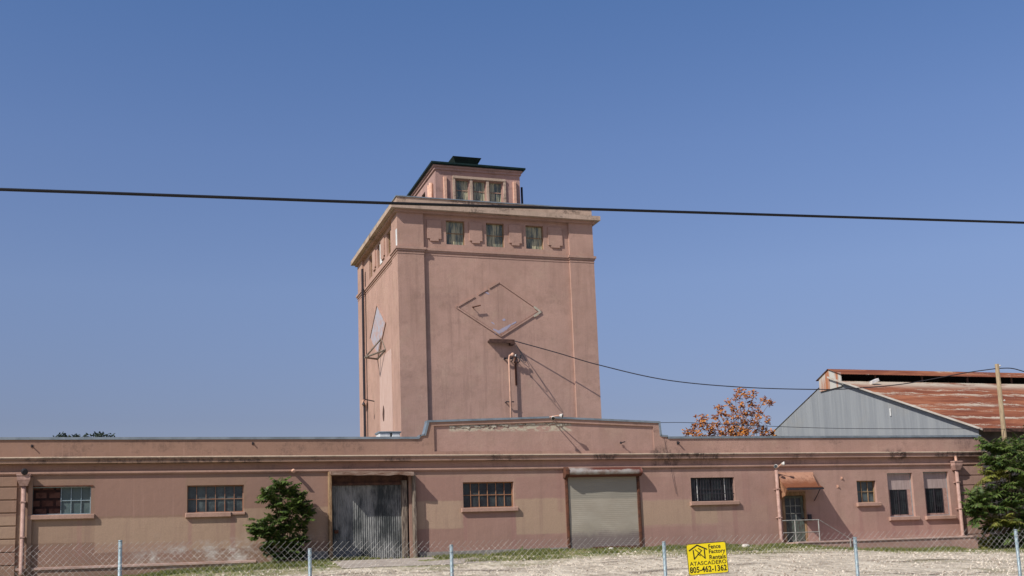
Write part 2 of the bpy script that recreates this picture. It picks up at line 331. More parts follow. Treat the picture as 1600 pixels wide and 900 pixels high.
# ------------------------------------------------------------------ mesh builder
class MB:
    def __init__(s): s.v = []; s.f = []
    def add(s, vs, fs):
        o = len(s.v); s.v += [tuple(v) for v in vs]; s.f += [tuple(i+o for i in f) for f in fs]; return s
    def quad(s, a, b, c, d): return s.add([a, b, c, d], [(0, 1, 2, 3)])
    def box(s, x0, x1, y0, y1, z0, z1):
        return s.add([(x0, y0, z0), (x1, y0, z0), (x1, y1, z0), (x0, y1, z0), (x0, y0, z1), (x1, y0, z1), (x1, y1, z1), (x0, y1, z1)],
                     [(0, 3, 2, 1), (4, 5, 6, 7), (0, 1, 5, 4), (1, 2, 6, 5), (2, 3, 7, 6), (3, 0, 4, 7)])
    def bbox(s, x0, x1, y0, y1, z0, z1, b=.01):      # box with small chamfers on the front vertical and horizontal edges
        b = min(b, (x1-x0)*.3, (z1-z0)*.3, (y1-y0)*.3)
        vs = [(x0+b, y0, z0+b), (x1-b, y0, z0+b), (x1-b, y0, z1-b), (x0+b, y0, z1-b),
              (x0, y0+b, z0), (x1, y0+b, z0), (x1, y0+b, z1), (x0, y0+b, z1), (x0, y1, z0), (x1, y1, z0), (x1, y1, z1), (x0, y1, z1)]
        fs = [(0, 1, 2, 3), (4, 5, 1, 0), (5, 6, 2, 1), (6, 7, 3, 2), (7, 4, 0, 3), (4, 8, 9, 5), (5, 9, 10, 6), (6, 10, 11, 7), (7, 11, 8, 4), (8, 11, 10, 9)]
        return s.add(vs, fs)
    def obox(s, c, ax, ay, az, hx, hy, hz):
        c, ax, ay, az = map(Vector, (c, ax, ay, az)); vs = []
        for k in (-1, 1):
            for (i, j) in ((-1, -1), (1, -1), (1, 1), (-1, 1)): vs.append(c + ax*hx*i + ay*hy*j + az*hz*k)
        return s.add(vs, [(0, 3, 2, 1), (4, 5, 6, 7), (0, 1, 5, 4), (1, 2, 6, 5), (2, 3, 7, 6), (3, 0, 4, 7)])
    def prism(s, poly, n, d):      # poly: points, extruded by vector n*d
        n = Vector(n)*d; k = len(poly)
        vs = [Vector(p) for p in poly] + [Vector(p)+n for p in poly]
        fs = [tuple(range(k)), tuple(range(2*k-1, k-1, -1))] + [(i, i+k, (i+1) % k + k, (i+1) % k) for i in range(k)]
        return s.add(vs, fs)
    def prof(s, pr, x0, x1):       # closed (y,z) profile run along x
        return s.prism([(x0, y, z) for y, z in pr], (1, 0, 0), x1-x0)
    def tube(s, pts, r, n=8, cap=True, r1=None):
        pts = [Vector(p) for p in pts]; o = len(s.v); L = len(pts)
        ref = None
        for i, p in enumerate(pts):
            d = (pts[min(i+1, L-1)] - pts[max(i-1, 0)]).normalized()
            if ref is None: ref = Vector((0, 0, 1)) if abs(d.z) < .9 else Vector((1, 0, 0))
            a = d.cross(ref)
            if a.length < 1e-4: a = d.cross(Vector((0, 1, 0)))
            a.normalize(); b = d.cross(a)
            rr = r if r1 is None else r + (r1-r)*i/(L-1)
            for k in range(n):
                t = 2*math.pi*k/n; q = p + (a*math.cos(t) + b*math.sin(t))*rr; s.v.append(tuple(q))
        for i in range(L-1):
            for k in range(n):
                s.f.append((o+i*n+k, o+i*n+(k+1) % n, o+(i+1)*n+(k+1) % n, o+(i+1)*n+k))
        if cap:
            s.f.append(tuple(o+k for k in range(n))[::-1]); s.f.append(tuple(o+(L-1)*n+k for k in range(n)))
        return s
    def lathe(s, c, axis, prof, n=16):
        c = Vector(c); ax = Vector(axis).normalized(); a = ax.orthogonal().normalized(); b = ax.cross(a); o = len(s.v)
        for (h, r) in prof:
            for k in range(n):
                t = 2*math.pi*k/n; s.v.append(tuple(c + ax*h + (a*math.cos(t) + b*math.sin(t))*r))
        for i in range(len(prof)-1):
            for k in range(n): s.f.append((o+i*n+k, o+i*n+(k+1) % n, o+(i+1)*n+(k+1) % n, o+(i+1)*n+k))
        s.f.append(tuple(o+k for k in range(n))[::-1]); s.f.append(tuple(o+(len(prof)-1)*n+k for k in range(n)))
        return s
    def wallgrid(s, o, u, n, Wd, H, ops, depth, top=True):
        """flat wall through o, along u (unit) and up z, facing n, with rectangular openings (u0,u1,v0,v1) and reveals"""
        o, u, n = Vector(o), Vector(u), Vector(n)
        us = sorted({0, Wd, *[q for op in ops for q in op[:2]]}); vs = sorted({0, H, *[q for op in ops for q in op[2:]]})
        P = lambda a, b, d=0: o + u*a + Vector((0, 0, b)) - n*d
        for i in range(len(us)-1):
            for j in range(len(vs)-1):
                um, vm = (us[i]+us[i+1])/2, (vs[j]+vs[j+1])/2
                if any(a < um < b and c < vm < d for a, b, c, d in ops): continue
                s.quad(P(us[i], vs[j]), P(us[i+1], vs[j]), P(us[i+1], vs[j+1]), P(us[i], vs[j+1]))
        for a, b, c, d in ops:
            s.quad(P(a, c), P(a, c, depth), P(a, d, depth), P(a, d)); s.quad(P(b, c), P(b, d), P(b, d, depth), P(b, c, depth))
            s.quad(P(a, c), P(b, c), P(b, c, depth), P(a, c, depth))
            if top: s.quad(P(a, d), P(a, d, depth), P(b, d, depth), P(b, d))
        return s
    def build(s, name, m, parent=None, smooth=False):
        org = Vector((0, 0, 0)); q = parent
        while q is not None: org += q.location; q = q.parent
        me = bpy.data.meshes.new(name); me.from_pydata([tuple(Vector(v)-org) for v in s.v], [], s.f); me.update()
        if smooth: me.polygons.foreach_set('use_smooth', [True]*len(me.polygons))
        o = bpy.data.objects.new(name, me); COL.objects.link(o); me.materials.append(m)
        if parent is not None: o.parent = parent
        return o
def tag(o, label=None, cat=None, group=None, kind=None):
    for k, v in (('label', label), ('category', cat), ('group', group), ('kind', kind)):
        if v: o[k] = v
    return o
def thing(name, loc, label, cat, group=None):
    o = bpy.data.objects.new(name, None); o.location = loc; o.empty_display_size = .3; COL.objects.link(o)
    return tag(o, label, cat, group)

# ------------------------------------------------------------------ ground
basepts = [(-60, -.9), (-6, -.55), (-3.4, -.45), (.44, -.16), (3.4, .04), (6.5, .06), (9.3, .06), (13.2, .10), (15.4, .15), (18.4, .12), (21.2, .09), (24.4, .06), (27, -.17), (33.4, -.40), (45, -.5), (200, -.6)]
def zwall(x):
    for (a, za), (b, zb) in zip(basepts, basepts[1:]):
        if a <= x <= b: t = (x-a)/(b-a); return za + (zb-za)*t
    return -.6
def fenceY(x): return 16.5 - .2*x
def gz(x, y):
    zf = -1.52 - .012*x
    y0 = fenceY(x) if -30 < x < 40 else 12
    if y >= 39.2: return zwall(x)
    if y <= 6: return -1.65
    if y <= y0: t = (y-6)/(y0-6); return -1.65 + (zf+1.65)*t
    t = (y-y0)/(39.2-y0); s_ = t
    return zf + (zwall(x)-zf)*s_
def axis_pts(a, b, fine0, fine1, st, cst):
    r = []; x = a
    while x < b:
        r.append(x); x += st if fine0 <= x < fine1 else cst
    r.append(b); return r
gx = axis_pts(-400, 600, -12, 48, .5, 12); gy = axis_pts(-60, 900, 0, 42, .4, 12)
g = MB(); g.v = [(x, y, gz(x, y) + (mnoise.noise(Vector((x*.7, y*.7, 0)))*.035 if 5 < y < 39 else 0)) for y in gy for x in gx]
nx = len(gx)
g.f = [(j*nx+i, j*nx+i+1, (j+1)*nx+i+1, (j+1)*nx+i) for j in range(len(gy)-1) for i in range(nx-1)]
tag(g.build('ground', M['ground'], None, True), kind='structure')
# concrete apron at the sliding door
ap = MB(); xs = [6.2+i*.5 for i in range(11)]; ys = [35.6+j*.39 for j in range(12)]
ap.v = [(x + (.25-.06*j)*(1 if i > 5 else -1)*.5, y, gz(x, y)+.012+.008*abs(mnoise.noise(Vector((x, y, 3))))) for j, y in enumerate(ys) for i, x in enumerate(xs)]
ap.f = [(j*11+i, j*11+i+1, (j+1)*11+i+1, (j+1)*11+i) for j in range(11) for i in range(10)]
tag(ap.build('concrete_apron', M['paved'], None, True), kind='structure')

# ------------------------------------------------------------------ warehouse
WH = thing('warehouse_building', (15, 40, 0), 'long low pink stucco warehouse with stepped parapet, two big freight doors and barred windows', 'building')
XL, XR = -12.0, 35.08
PT = 4.42                                  # top of the wall under the coping
SILL0 = -.9
ZW = lambda a: a - SILL0
wins = [dict(r=rect(49, 760, 142, 804), c=6, rws=2, m='post', g='glassgreen'),
        dict(r=rect(292.5, 758, 381, 800.5), c=6, rws=2, m='rustpale', g='glass'),
        dict(r=rect(723.7, 753, 803, 792.8), c=6, rws=2, m='orange_paint', g='glassdark'),
        dict(r=rect(1080, 746, 1148, 783), c=4, rws=2, m='darkwire', g='glassdark', bars=15),
        dict(r=rect(1339.5, 751, 1369.5, 785), c=3, rws=2, m='wood_old', g='glass'),
        dict(r=rect(1388.5, 739, 1428, 807), c=0, rws=0, m='galv', g='glassdark', infill=(1395, 764.7, 1421.5, 804)),
        dict(r=rect(1445, 737, 1484.5, 805.5), c=0, rws=0, m='galv', g='glassdark', infill=(1451, 762.5, 1477.5, 801.5))]
d1 = rect(517, 742, 640, 871); d2 = rect(888.2, 744, 997.5, 857); d3 = rect(1223, 768, 1261, 847)
d1 = (d1[0], d1[1], .06, d1[3]); d2 = (d2[0], d2[1], .16, d2[3]); d3 = (d3[0], d3[1], .16, d3[3])
RB = (wx(27, 800), wx(1497, 790))          # rusticated end bays begin here
ops = [w['r'] for w in wins] + [d1, d2, d3]
PX0, PX1 = 10.30, 19.27
panel_op = (PX0, PX1, 3.95, PT)
w = MB()
ol = [(a-RB[0], b-RB[0], ZW(c), ZW(d)) for a, b, c, d in ops]
w.wallgrid((RB[0], D, SILL0), (1, 0, 0), (0, -1, 0), RB[1]-RB[0], 3.20-SILL0, ol, .26)
w.box(RB[0], RB[1], D+.26, D+.30, 3.1, 3.2)
w.quad((XR, D, SILL0), (XR, D+12, SILL0), (XR, D+12, PT), (XR, D, PT))
w.quad((XL, D+12, SILL0), (XL, D, SILL0), (XL, D, PT), (XL, D+12, PT))
w.quad((XR, D+12, SILL0), (XL, D+12, SILL0), (XL, D+12, PT), (XR, D+12, PT))
w.build('wall', M['wall'], WH)
# parapet zone
p = MB()
p.wallgrid((XL, D, 3.20), (1, 0, 0), (0, -1, 0), XR-XL, PT-3.20, [(PX0-XL, PX1-XL, 3.95-3.20, PT-3.20)], .0601, False)
p.quad((XL, D+.3, PT), (XL, D+.3, 3.9), (XR, D+.3, 3.9), (XR, D+.3, PT))
# stepped pediment frame strips (36 cm thick)
L0, A0, R0 = (10.06, 5.04), (14.9, 5.21), (19.55, 5.03)
p.prism([(9.70, D, PT), (PX0, D, PT), (PX0, D, 5.05), (10.06, D, 5.04), (9.94, D, 4.56), (9.70, D, 4.50)], (0, 1, 0), .34)
p.prism([(PX1, D, PT), (19.86, D, PT), (19.86, D, 4.50), (19.62, D, 4.53), (19.55, D, 5.03), (PX1, D, 5.04)], (0, 1, 0), .34)
p.prism([(PX0, D, 4.90), (14.9, D, 5.06), (14.9, D, 5.21), (PX0, D, 5.05)], (0, 1, 0), .34)
p.prism([(14.9, D, 5.06), (PX1, D, 4.90), (PX1, D, 5.04), (14.9, D, 5.21)], (0, 1, 0), .34)
p.build('parapet', M['parapet'], WH)
pp = MB(); pp.prism([(PX0-.01, D+.06, 3.93), (PX1+.01, D+.06, 3.93), (PX1+.01, D+.06, 4.95), (14.9, D+.06, 5.12), (PX0-.01, D+.06, 4.95)], (0, 1, 0), .2)
pp.build('pediment_panel', M['panel'], WH)
# broken edge of loose plaster along the panel top
fl = MB(); LP_ = plain('loose_plaster', (.48, .44, .35), (.22, .17, .13), 9, .9, lo=.45, hi=.6)
x = 10.9
while x < 15.7:
    wdt = U(.12, .5); zt = 4.90+(x-PX0)/(14.9-PX0)*.16 if x < 14.9 else 5.03
    if rnd() < .72:
        h = U(.05, .15); pts = [(x, D+.035, zt-.02), (x+wdt, D+.035, zt-.015)] + [(x+wdt*(1-k/5), D+.035, zt-h*U(.5, 1.2)) for k in range(6)]
        fl.prism(pts, (0, 1, 0), .022)
    if fl.v: fl.build('loose_plaster', LP_, WH)
    fl = MB(); x += wdt*.9
# crown moulding / frieze / string course, profiles in (y,z)
cr = MB(); cr.prof([(D-.001, 3.76), (D-.24, 3.755), (D-.24, 3.715), (D-.20, 3.700), (D-.20, 3.60), (D-.16, 3.585), (D-.001, 3.58)], XL, XR+.12)
cr.build('crown_moulding', M['crown'], WH)
cr = MB(); cr.prof([(D-.001, 3.835), (D-.25, 3.80), (D-.265, 3.79), (D-.265, 3.765), (D-.001, 3.765)], XL, XR+.14); cr.build('crown_lip', M['lip'], WH)
sc = MB(); sc.prof([(D-.001, 3.335), (D-.09, 3.325), (D-.09, 3.265), (D-.05, 3.255), (D-.05, 3.225), (D-.001, 3.22)], XL, XR+.05)
sc.build('string_course', M['trim'], WH)
# rusticated end bays
for a, b in ((XL, RB[0]), (RB[1], XR)):
    m = MB(); z = SILL0; hs = []
    m.box(a, b, D+.002, D+.3, SILL0, 3.20)
    z = -.56 if a < 0 else -.62
    k = 0
    while z < 3.18:
        z1 = min(z+.425, 3.195); m.bbox(a, b-(.0 if a > 0 else .02), D-.055, D, z+.018, z1-.018, .012); z = z1; k += 1
    m.build('rusticated_pier', M['wall'], WH)
# plinth lip at floor level
pl = MB()
pl.prof([(D, .20), (D-.05, .19), (D-.05, .12), (D, .10)], RB[0], wx(400, 880))
pl.build('plinth_edge', M['kerb'], WH)
pl = MB(); pl.box(wx(655, 868), d2[0]-.12, D-.06, D, -.2, .27); pl.build('plinth', M['concrete'], WH); pl = MB(); pl.box(d1[0]-1.3, d1[0]-.12, D-.03, D, -.2, .42); pl.build('plinth', M['concrete'], WH)
# coping flashing
cp = MB()
def cope(x0, z0, x1, z1, t=.06):
    cp.prism([(x0, D-.045, z0), (x1, D-.045, z1), (x1, D-.045, z1+t), (x0, D-.045, z0+t)], (0, 1, 0), .42)
cope(XL, PT-.02, 9.72, PT-.01, .085); cope(9.72, PT-.01, 9.78, 4.50, .07)
cope(9.74, 4.50, 9.93, 4.555); cp.prism([(9.90, D-.045, 4.54), (9.98, D-.045, 4.54), (10.12, D-.045, 5.03), (10.04, D-.045, 5.03)], (0, 1, 0), .42)
cope(10.04, 5.03, 14.9, 5.205, .075); cope(14.9, 5.205, 19.58, 5.03, .075)
cp.prism([(19.54, D-.045, 4.53), (19.62, D-.045, 4.53), (19.58, D-.045, 5.04), (19.50, D-.045, 5.04)], (0, 1, 0), .42)
cope(19.58, 4.50, 19.88, 4.47, .07); cope(19.88, PT-.01, XR+.05, PT+.04, .085)
cp.build('coping', M['coping'], WH)
# flat roof, with a low corrugated pitch at the left
rf = MB(); rf.quad((XL, D+.3, 3.95), (XR, D+.3, 3.95), (XR, D+12, 3.95), (XL, D+12, 3.95)); rf.build('roof', M['coping'], WH)
rc = MB(); n = 300
xa, xb = XL, 4.6
for i in range(n+1):
    x = xa+(xb-xa)*i/n; q = .018*math.sin(i*2*math.pi/4); drop = 0 if x < .5 else (x-.5)*.020
    rc.v += [(x, D+.25, 4.36+q), (x, D+3.0, 4.60+q-drop*2.2+.02)]
rc.f = [(2*i, 2*i+2, 2*i+3, 2*i+1) for i in range(n)]
rc.build('corrugated_roof', M['galv'], WH)

# windows
for i, wd in enumerate(wins):
    x0, x1, z0, z1 = wd['r']; yr = D+.17
    fm = MB(); t = .035
    fm.box(x0, x0+t, yr-.03, yr+.04, z0, z1); fm.box(x1-t, x1, yr-.03, yr+.04, z0, z1)
    fm.box(x0+t, x1-t, yr-.03, yr+.04, z0, z0+t); fm.box(x0+t, x1-t, yr-.03, yr+.04, z1-t, z1)
    xs0 = x0
    if i == 0: xs0 = wx(95, 780)
    if wd['c']:
        c = wd['c'] if i else 3
        for k in range(1 if i else 0, c): xk = xs0+(x1-xs0)*k/c; fm.box(xk-.011, xk+.011, yr-.02, yr+.02, z0+t, z1-t)
        for k in range(1, wd['rws']): zk = z0+(z1-z0)*k/wd['rws']; fm.box(xs0+t, x1-t, yr-.017, yr+.017, zk-.014, zk+.014)
    mat = M[wd['m']]
    fr = fm.build('window', mat, WH)
    if 'infill' in wd:
        a = rect(*wd['infill']); a = (max(a[0], x0+.05), min(a[1], x1-.05), a[2], a[3])
        b = MB(); b.box(x0+t, x1-t, yr-.02, yr+.02, a[3], z1-t); b.build('infill_board', M['infill'], fr)
        b = MB(); b.box(x0+t, a[0], yr-.018, yr+.02, z0+t, a[3]); b.box(a[1], x1-t, yr-.018, yr+.02, z0+t, a[3]); b.box(a[0], a[1], yr-.018, yr+.02, z0+t, a[2]); b.build('casing', M['pinkpipe'], fr)
        g_ = MB(); g_.box(a[0], a[1], yr+.025, yr+.03, a[2], a[3]); g_.build('glass', M['glassdark'], fr)
        b = MB(); xm = (a[0]+a[1])/2; b.box(xm-.02, xm+.02, yr-.03, yr+.02, a[2], a[3])
        b.box(a[0], a[0]+.025, yr-.03, yr+.02, a[2], a[3]); b.box(a[1]-.025, a[1], yr-.03, yr+.02, a[2], a[3])
        for k in range(1, 8):
            if k == 4: continue
            xk = a[0]+(a[1]-a[0])*k/8; b.box(xk-.006, xk+.006, yr-.015, yr-.005, a[2], a[3])
        for k in range(1, 7): zk = a[2]+(a[3]-a[2])*k/7; b.box(a[0], a[1], yr-.014, yr-.006, zk-.006, zk+.006)
        b.build('grille', M['darkwire'], fr)
    else:
        g_ = MB(); g_.box(xs0+t*.5, x1-t*.5, yr+.022, yr+.028, z0+t*.5, z1-t*.5); g_.build('glass', M[wd['g']], fr)
        if i == 0:
            b = MB(); b.box(x0+t, xs0, yr+.0, yr+.05, z0+t, z1-t); b.build('brick_infill', M['blocks'], fr)
            b = MB(); b.box(x0+.05, xs0+1.0, D-.03, D+.05, z1-.012, z1+.028); b.build('lintel_strip', M['rust'], fr)
    if wd.get('bars'):
        b = MB()
        for k in range(wd['bars']): xk = x0+.06+(x1-x0-.12)*k/(wd['bars']-1); b.tube([(xk, D+.06, z0), (xk, D+.06, z1)], .011, 5)
        b.box(x0, x1, D+.05, D+.07, z0+.28, z0+.31); b.build('security_bars', M['darkwire'], fr)
        for xq in (x0+.33, x1-.40): b = MB(); b.box(xq, xq+.04, yr-.02, yr, z0, z1); b.build('curtain_edge', M['white'], fr)
    s_ = MB()
    if i == 1:
        xm = wx(361, 804); s_.bbox(x0-.06, xm, D-.11, D+.14, z0-.17, z0-.003, .02); s_.bbox(xm+.01, x1+.05, D-.06, D+.14, z0-.11, z0-.003, .02)
    else: s_.bbox(x0-.10, x1+.13, D-.12, D+.14, z0-.165, z0-.003, .02)
    s_.build('sill', M['trim'], fr)

# --- sliding freight door
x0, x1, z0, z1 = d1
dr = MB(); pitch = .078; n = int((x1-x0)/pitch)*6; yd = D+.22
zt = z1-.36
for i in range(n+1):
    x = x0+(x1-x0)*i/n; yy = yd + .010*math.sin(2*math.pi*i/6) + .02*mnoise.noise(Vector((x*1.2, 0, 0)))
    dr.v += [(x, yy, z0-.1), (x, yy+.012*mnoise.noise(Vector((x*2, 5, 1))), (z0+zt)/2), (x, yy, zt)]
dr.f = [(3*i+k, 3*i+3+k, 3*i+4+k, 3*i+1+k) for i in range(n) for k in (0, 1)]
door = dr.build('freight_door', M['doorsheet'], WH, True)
b = MB(); b.box(x0, x1, D+.13, D+.24, zt, zt+.09); b.box(x0, x1, D+.20, D+.25, zt+.09, z1); b.build('door_lintel', M['brown'], WH)
b = MB(); b.obox((x0+.22, yd-.05, 1.10), (1, 0, 0), (0, 1, 0), (0, 0, 1), .07, .02, .06); b.tube([(x0+.16, yd-.09, 1.1), (x0+.28, yd-.09, 1.1)], .015, 6); b.build('door_latch', M['rust'], door)
b = MB(); b.bbox(x0-.10, x0+.02, D-.20, D+.12, -.1, z1+.12, .02); b.build('door_post', M['wood_old'], WH)
b = MB(); b.bbox(x1-.26, x1-.06, D+.05, D+.22, 0, z1-.2, .015); b.build('door_post', M['wood_grey'], WH)
xa = wx(644, 806); b = MB(); b.bbox(xa-.0, xa+.11, D-.22, D-.001, .0, z1-.0, .02); b.box(xa+.02, xa+.10, D-.26, D-.22, .05, 1.9); b.build('door_post', M['wood_grey'], WH)
b = MB()      # rusty plank-and-iron hood over the track
n = 26
top = [(x0-.06+(x1-x0+.14)*i/n) for i in range(n+1)]
for i in range(n):
    a, c = top[i], top[i+1]; j0 = .03*mnoise.noise(Vector((a*2.1, 1, 0))); j1 = .03*mnoise.noise(Vector((c*2.1, 1, 0)))
    sag0 = -.05*i/n; sag1 = -.05*(i+1)/n
    vs = [(a, D, z1+.16+sag0), (c, D, z1+.16+sag1), (c, D-.50, z1+.10+sag1+j1), (a, D-.50, z1+.10+sag0+j0),
          (a, D, z1+.06+sag0), (c, D, z1+.06+sag1), (c, D-.50, z1-.02+sag1+j1*1.6), (a, D-.50, z1-.02+sag0+j0*1.6)]
    b.add(vs, [(0, 3, 2, 1), (4, 5, 6, 7), (3, 7, 6, 2)])
b.add([(top[0], D, z1+.16), (top[0], D-.5, z1+.10), (top[0], D-.5, z1-.02), (top[0], D, z1+.06)], [(0, 1, 2, 3)])
b.add([(top[-1], D, z1+.11), (top[-1], D-.5, z1+.05), (top[-1], D-.5, z1-.07), (top[-1], D, z1+.01)], [(3, 2, 1, 0)])
b.build('door_hood', plain('rusty_weathered_beam', (.30, .22, .17), (.13, .06, .035), 4, .85, stretch=(.6, 2, 3)), WH)
b = MB(); b.tube([(x0+.05, D-.30, z1+.02), (x1-.03, D-.30, z1-.02)], .035, 6); b.build('door_track', M['rust'], WH)

# --- roller shutter door
x0, x1, z0, z1 = d2
sh = MB(); n = int((z1-z0)/.075); yd = D-.004; K = 14
for j in range(n*4+1):
    z = z0+(z1-z0)*j/(n*4); yy = yd - .005*abs(math.sin(math.pi*j/4))
    for i in range(K+1):
        x = x0+(x1-x0)*i/K; sh.v.append((x, yy + .03*mnoise.noise(Vector((x*.9, z*.8, 2))), z))
sh.f = [(j*(K+1)+i, j*(K+1)+i+1, (j+1)*(K+1)+i+1, (j+1)*(K+1)+i) for j in range(n*4) for i in range(K)]
sh_o = sh.build('roller_shutter', M['shutter'], WH, True)
b = MB(); b.bbox(x0+.9, x1-.02, D-.06, D-.02, z0-.02, z0+.09, .01); b.build('bottom_rail', M['rust'], sh_o)
for a in (x0-.10, x1-.02):
    b = MB(); b.bbox(a, a+.12, D-.05, D+.10, z0-.02, z1+.02, .01); b.box(a+.03, a+.09, D-.07, D-.05, z0, z1); b.build('guide_rail', M['rust'], WH)
b = MB(); r = .18; cyy, czz = D-.13, z1+.15; n = 18; ring = []; K = 30
ha, hb = x0-.13, x1+.10
def hoodpt(k, x):
    t = math.pi*(.5+k/n)
    q = 1+.025*mnoise.noise(Vector((x*1.7, k*.4, 0)))
    return (x, cyy-.0+math.cos(t)*.25*q, czz+math.sin(t)*r*q)
for i in range(K+1):
    x = ha+(hb-ha)*i/K
    b.v.append((x, D-.002, czz+r)); b.v += [hoodpt(k, x) for k in range(n+1)]; b.v.append((x, D-.002, czz-r))
c = n+3
b.f = [(i*c+k, i*c+k+1, (i+1)*c+k+1, (i+1)*c+k) for i in range(K) for k in range(c-1)]
b.f += [tuple(range(c)), tuple(K*c+k for k in range(c-1, -1, -1))]
b.build('shutter_hood', M['hood'], WH, True)
b = MB(); b.prism([(ha-.03, D, czz-r-.03), (ha-.03, D-.22, czz-r-.02), (ha-.03, D-.38, czz-.08), (ha-.03, D-.39, czz+.08), (ha-.03, D-.22, czz+r+.02), (ha-.03, D, czz+r+.03)], (1, 0, 0), .14); b.build('hood_bracket', M['rust'], WH)

# --- entry door with awning
x0, x1, z0, z1 = d3
b = MB(); b.box(x0, x0+.13, D-.02, D+.2, z0, z1); b.box(x1-.05, x1, D+.02, D+.2, z0, z1); b.box(x0+.13, x1-.05, D+.02, D+.2, z1-.16, z1); b.build('door_frame', M['wood_old'], WH)
b = MB(); a0, a1 = x0+.16, x1-.07
b.box(a0, a1, D+.12, D+.16, z0+.02, z0+.86); b.box(a0, a0+.07, D+.12, D+.16, z0+.86, z1-.18); b.box(a1-.12, a1, D+.12, D+.16, z0+.86, z1-.18)
b.box(a0+.07, a1-.12, D+.12, D+.16, z1-.27, z1-.18)
dd = b.build('entry_door', plain('faded_green_door', (.10, .13, .105), (.07, .06, .05), 5, .7, stretch=(3, 3, 1)), WH)
b = MB(); b.box(a0+.07, a1-.12, D+.145, D+.15, z0+.86, z1-.27); b.build('door_glass', M['glassdark'], dd)
b = MB()
for k in (1, 2): xk = a0+.07+(a1-a0-.19)*k/3; b.box(xk-.012, xk+.012, D+.125, D+.144, z0+.86, z1-.27)
for k in (1, 2): zk = z0+.86+(z1-.27-z0-.86)*k/3; b.box(a0+.07, a1-.12, D+.127, D+.143, zk-.012, zk+.012)
b.build('muntins', plain('dull_muntin_paint', (.30, .31, .28), (.18, .17, .14), 8, .6), dd)
b = MB(); b.lathe((a1-.05, D+.12, z0+.95), (0, -1, 0), [(0, .02), (.03, .02), (.035, .035), (.06, .035), (.07, .02)], 10); b.build('handle', M['darkwire'], dd)
b = MB(); b.obox((a1+.16, D-.05, z0+.98), (1, 0, 0), (0, 1, 0), (0, 0, 1), .07, .05, .13); b.build('mailbox', M['darkwire'], WH)
at_, bt = wx(1215, 738), wx(1270, 738); zt = wz(1242, 738); P = 1.02
fa = atY(1231, 760.5, D-P); fb = atY(1286, 761.5, D-P); zf = (fa.z+fb.z)/2
b = MB(); n = 10; rows = []
for k in range(n+1):
    t = k/n; z = zt-(zt-zf)*(t**.75 if 0 else (1-(1-t)**1.7)); yy = D-P*t
    rows.append((at_-.02+(fa.x-at_)*t, bt+(fb.x-bt)*t, yy, z))
for (a, c, yy, z) in rows: b.v += [(a+(c-a)*i/8, yy, z+.012*mnoise.noise(Vector((i*1.0, yy*3, 0)))) for i in range(9)]
b.f = [(k*9+i, (k+1)*9+i, (k+1)*9+i+1, k*9+i+1) for k in range(n) for i in range(8)]
o = len(b.v); b.v += [(v[0], v[1]+.01, v[2]-.035) for v in b.v[:o]]
b.f += [(k*9+i+o, k*9+i+1+o, (k+1)*9+i+1+o, (k+1)*9+i+o) for k in range(n) for i in range(8)]
b.f += [(n*9+i, n*9+i+o, n*9+i+1+o, n*9+i+1) for i in range(8)]
for k in range(n): b.f += [(k*9, k*9+o, (k+1)*9+o, (k+1)*9), (k*9+8, (k+1)*9+8, (k+1)*9+8+o, k*9+8+o)]
aw = b.build('awning', M['awning'], WH)
b = MB(); e = rows[-1]; b.box(e[0]-.02, e[1]+.02, e[2]-.03, e[2]+.03, e[3]-.10, e[3]-.03); b.build('awning_edge', M['darkwire'], aw)
for side in (0,):
    b = MB(); xx = rows[0][side]+.02
    poly = [(xx+(r_[side]-rows[0][side]), r_[2], r_[3]-.03) for r_ in rows] + [(xx+(fa.x-at_)*.8, D-P*.8, zf-.12), (xx+.1, D-P*.3, zf-.28), (xx, D-.001, zf-.42)]
    b.prism(poly, (1, 0, 0), .04); b.build('awning_bracket', M['orange_paint'], aw)
b = MB(); xx = rows[0][1]-.02
b.tube([(xx, D, zf-.5), (rows[-1][1]-.1, D-P+.06, zf-.08)], .02, 6); b.tube([(xx, D, zt-.05), (rows[-1][1]-.1, D-P+.06, zf-.06)], .015, 6); b.build('awning_strut', M['darkwire'], aw)
# raised walk with edge, and rails
ex = wx(1222, 850); wxr = wx(1497, 836)
b = MB(); b.box(ex, wxr, D-1.15, D-.001, -.9, .10); b.build('raised_walk', M['wall'], WH)
b = MB(); b.bbox(ex-.02, wxr, D-1.19, D-1.0, .101, .17, .01); b.box(ex, wxr, D-1.0, D-.002, .101, .15); b.build('walk_edge', M['kerb'], WH)
b = MB(); yy = D-1.08
def rl(px): return atY(px, 830, yy).x
zr = atY(1262, 812.5, yy).z; zm = atY(1262, 831.5, yy).z
b.tube([(rl(1224), yy, zr), (rl(1281), yy, zr)], .022, 6); b.tube([(rl(1224), yy, zm), (rl(1281), yy, zm)], .020, 6)
for q in (1243, 1280): b.tube([(rl(q), yy, .15), (rl(q), yy, zr)], .024, 6)
b.tube([(rl(1324), yy-.15, -.35), (rl(1324), yy-.15, .22)], .028, 6)
b.tube([(rl(1281), yy, zr), (rl(1330), yy, .18)], .012, 5)
b.build('handrail', plain('dull_rail_paint', (.36, .35, .32), (.24, .22, .19), 8, .6), WH)

k = MB(); k.tube([tuple(atY(a, c, D-e)) for a, c, e in ((1038, 684, .05), (1039, 692, .02), (1041, 707, .05), (1043, 709, .24), (1044, 716, .24), (1047, 722, .08), (1051, 745, .05), (1057, 772, .04))], .007, 5); k.build('wall_cable', M['darkwire'], WH)
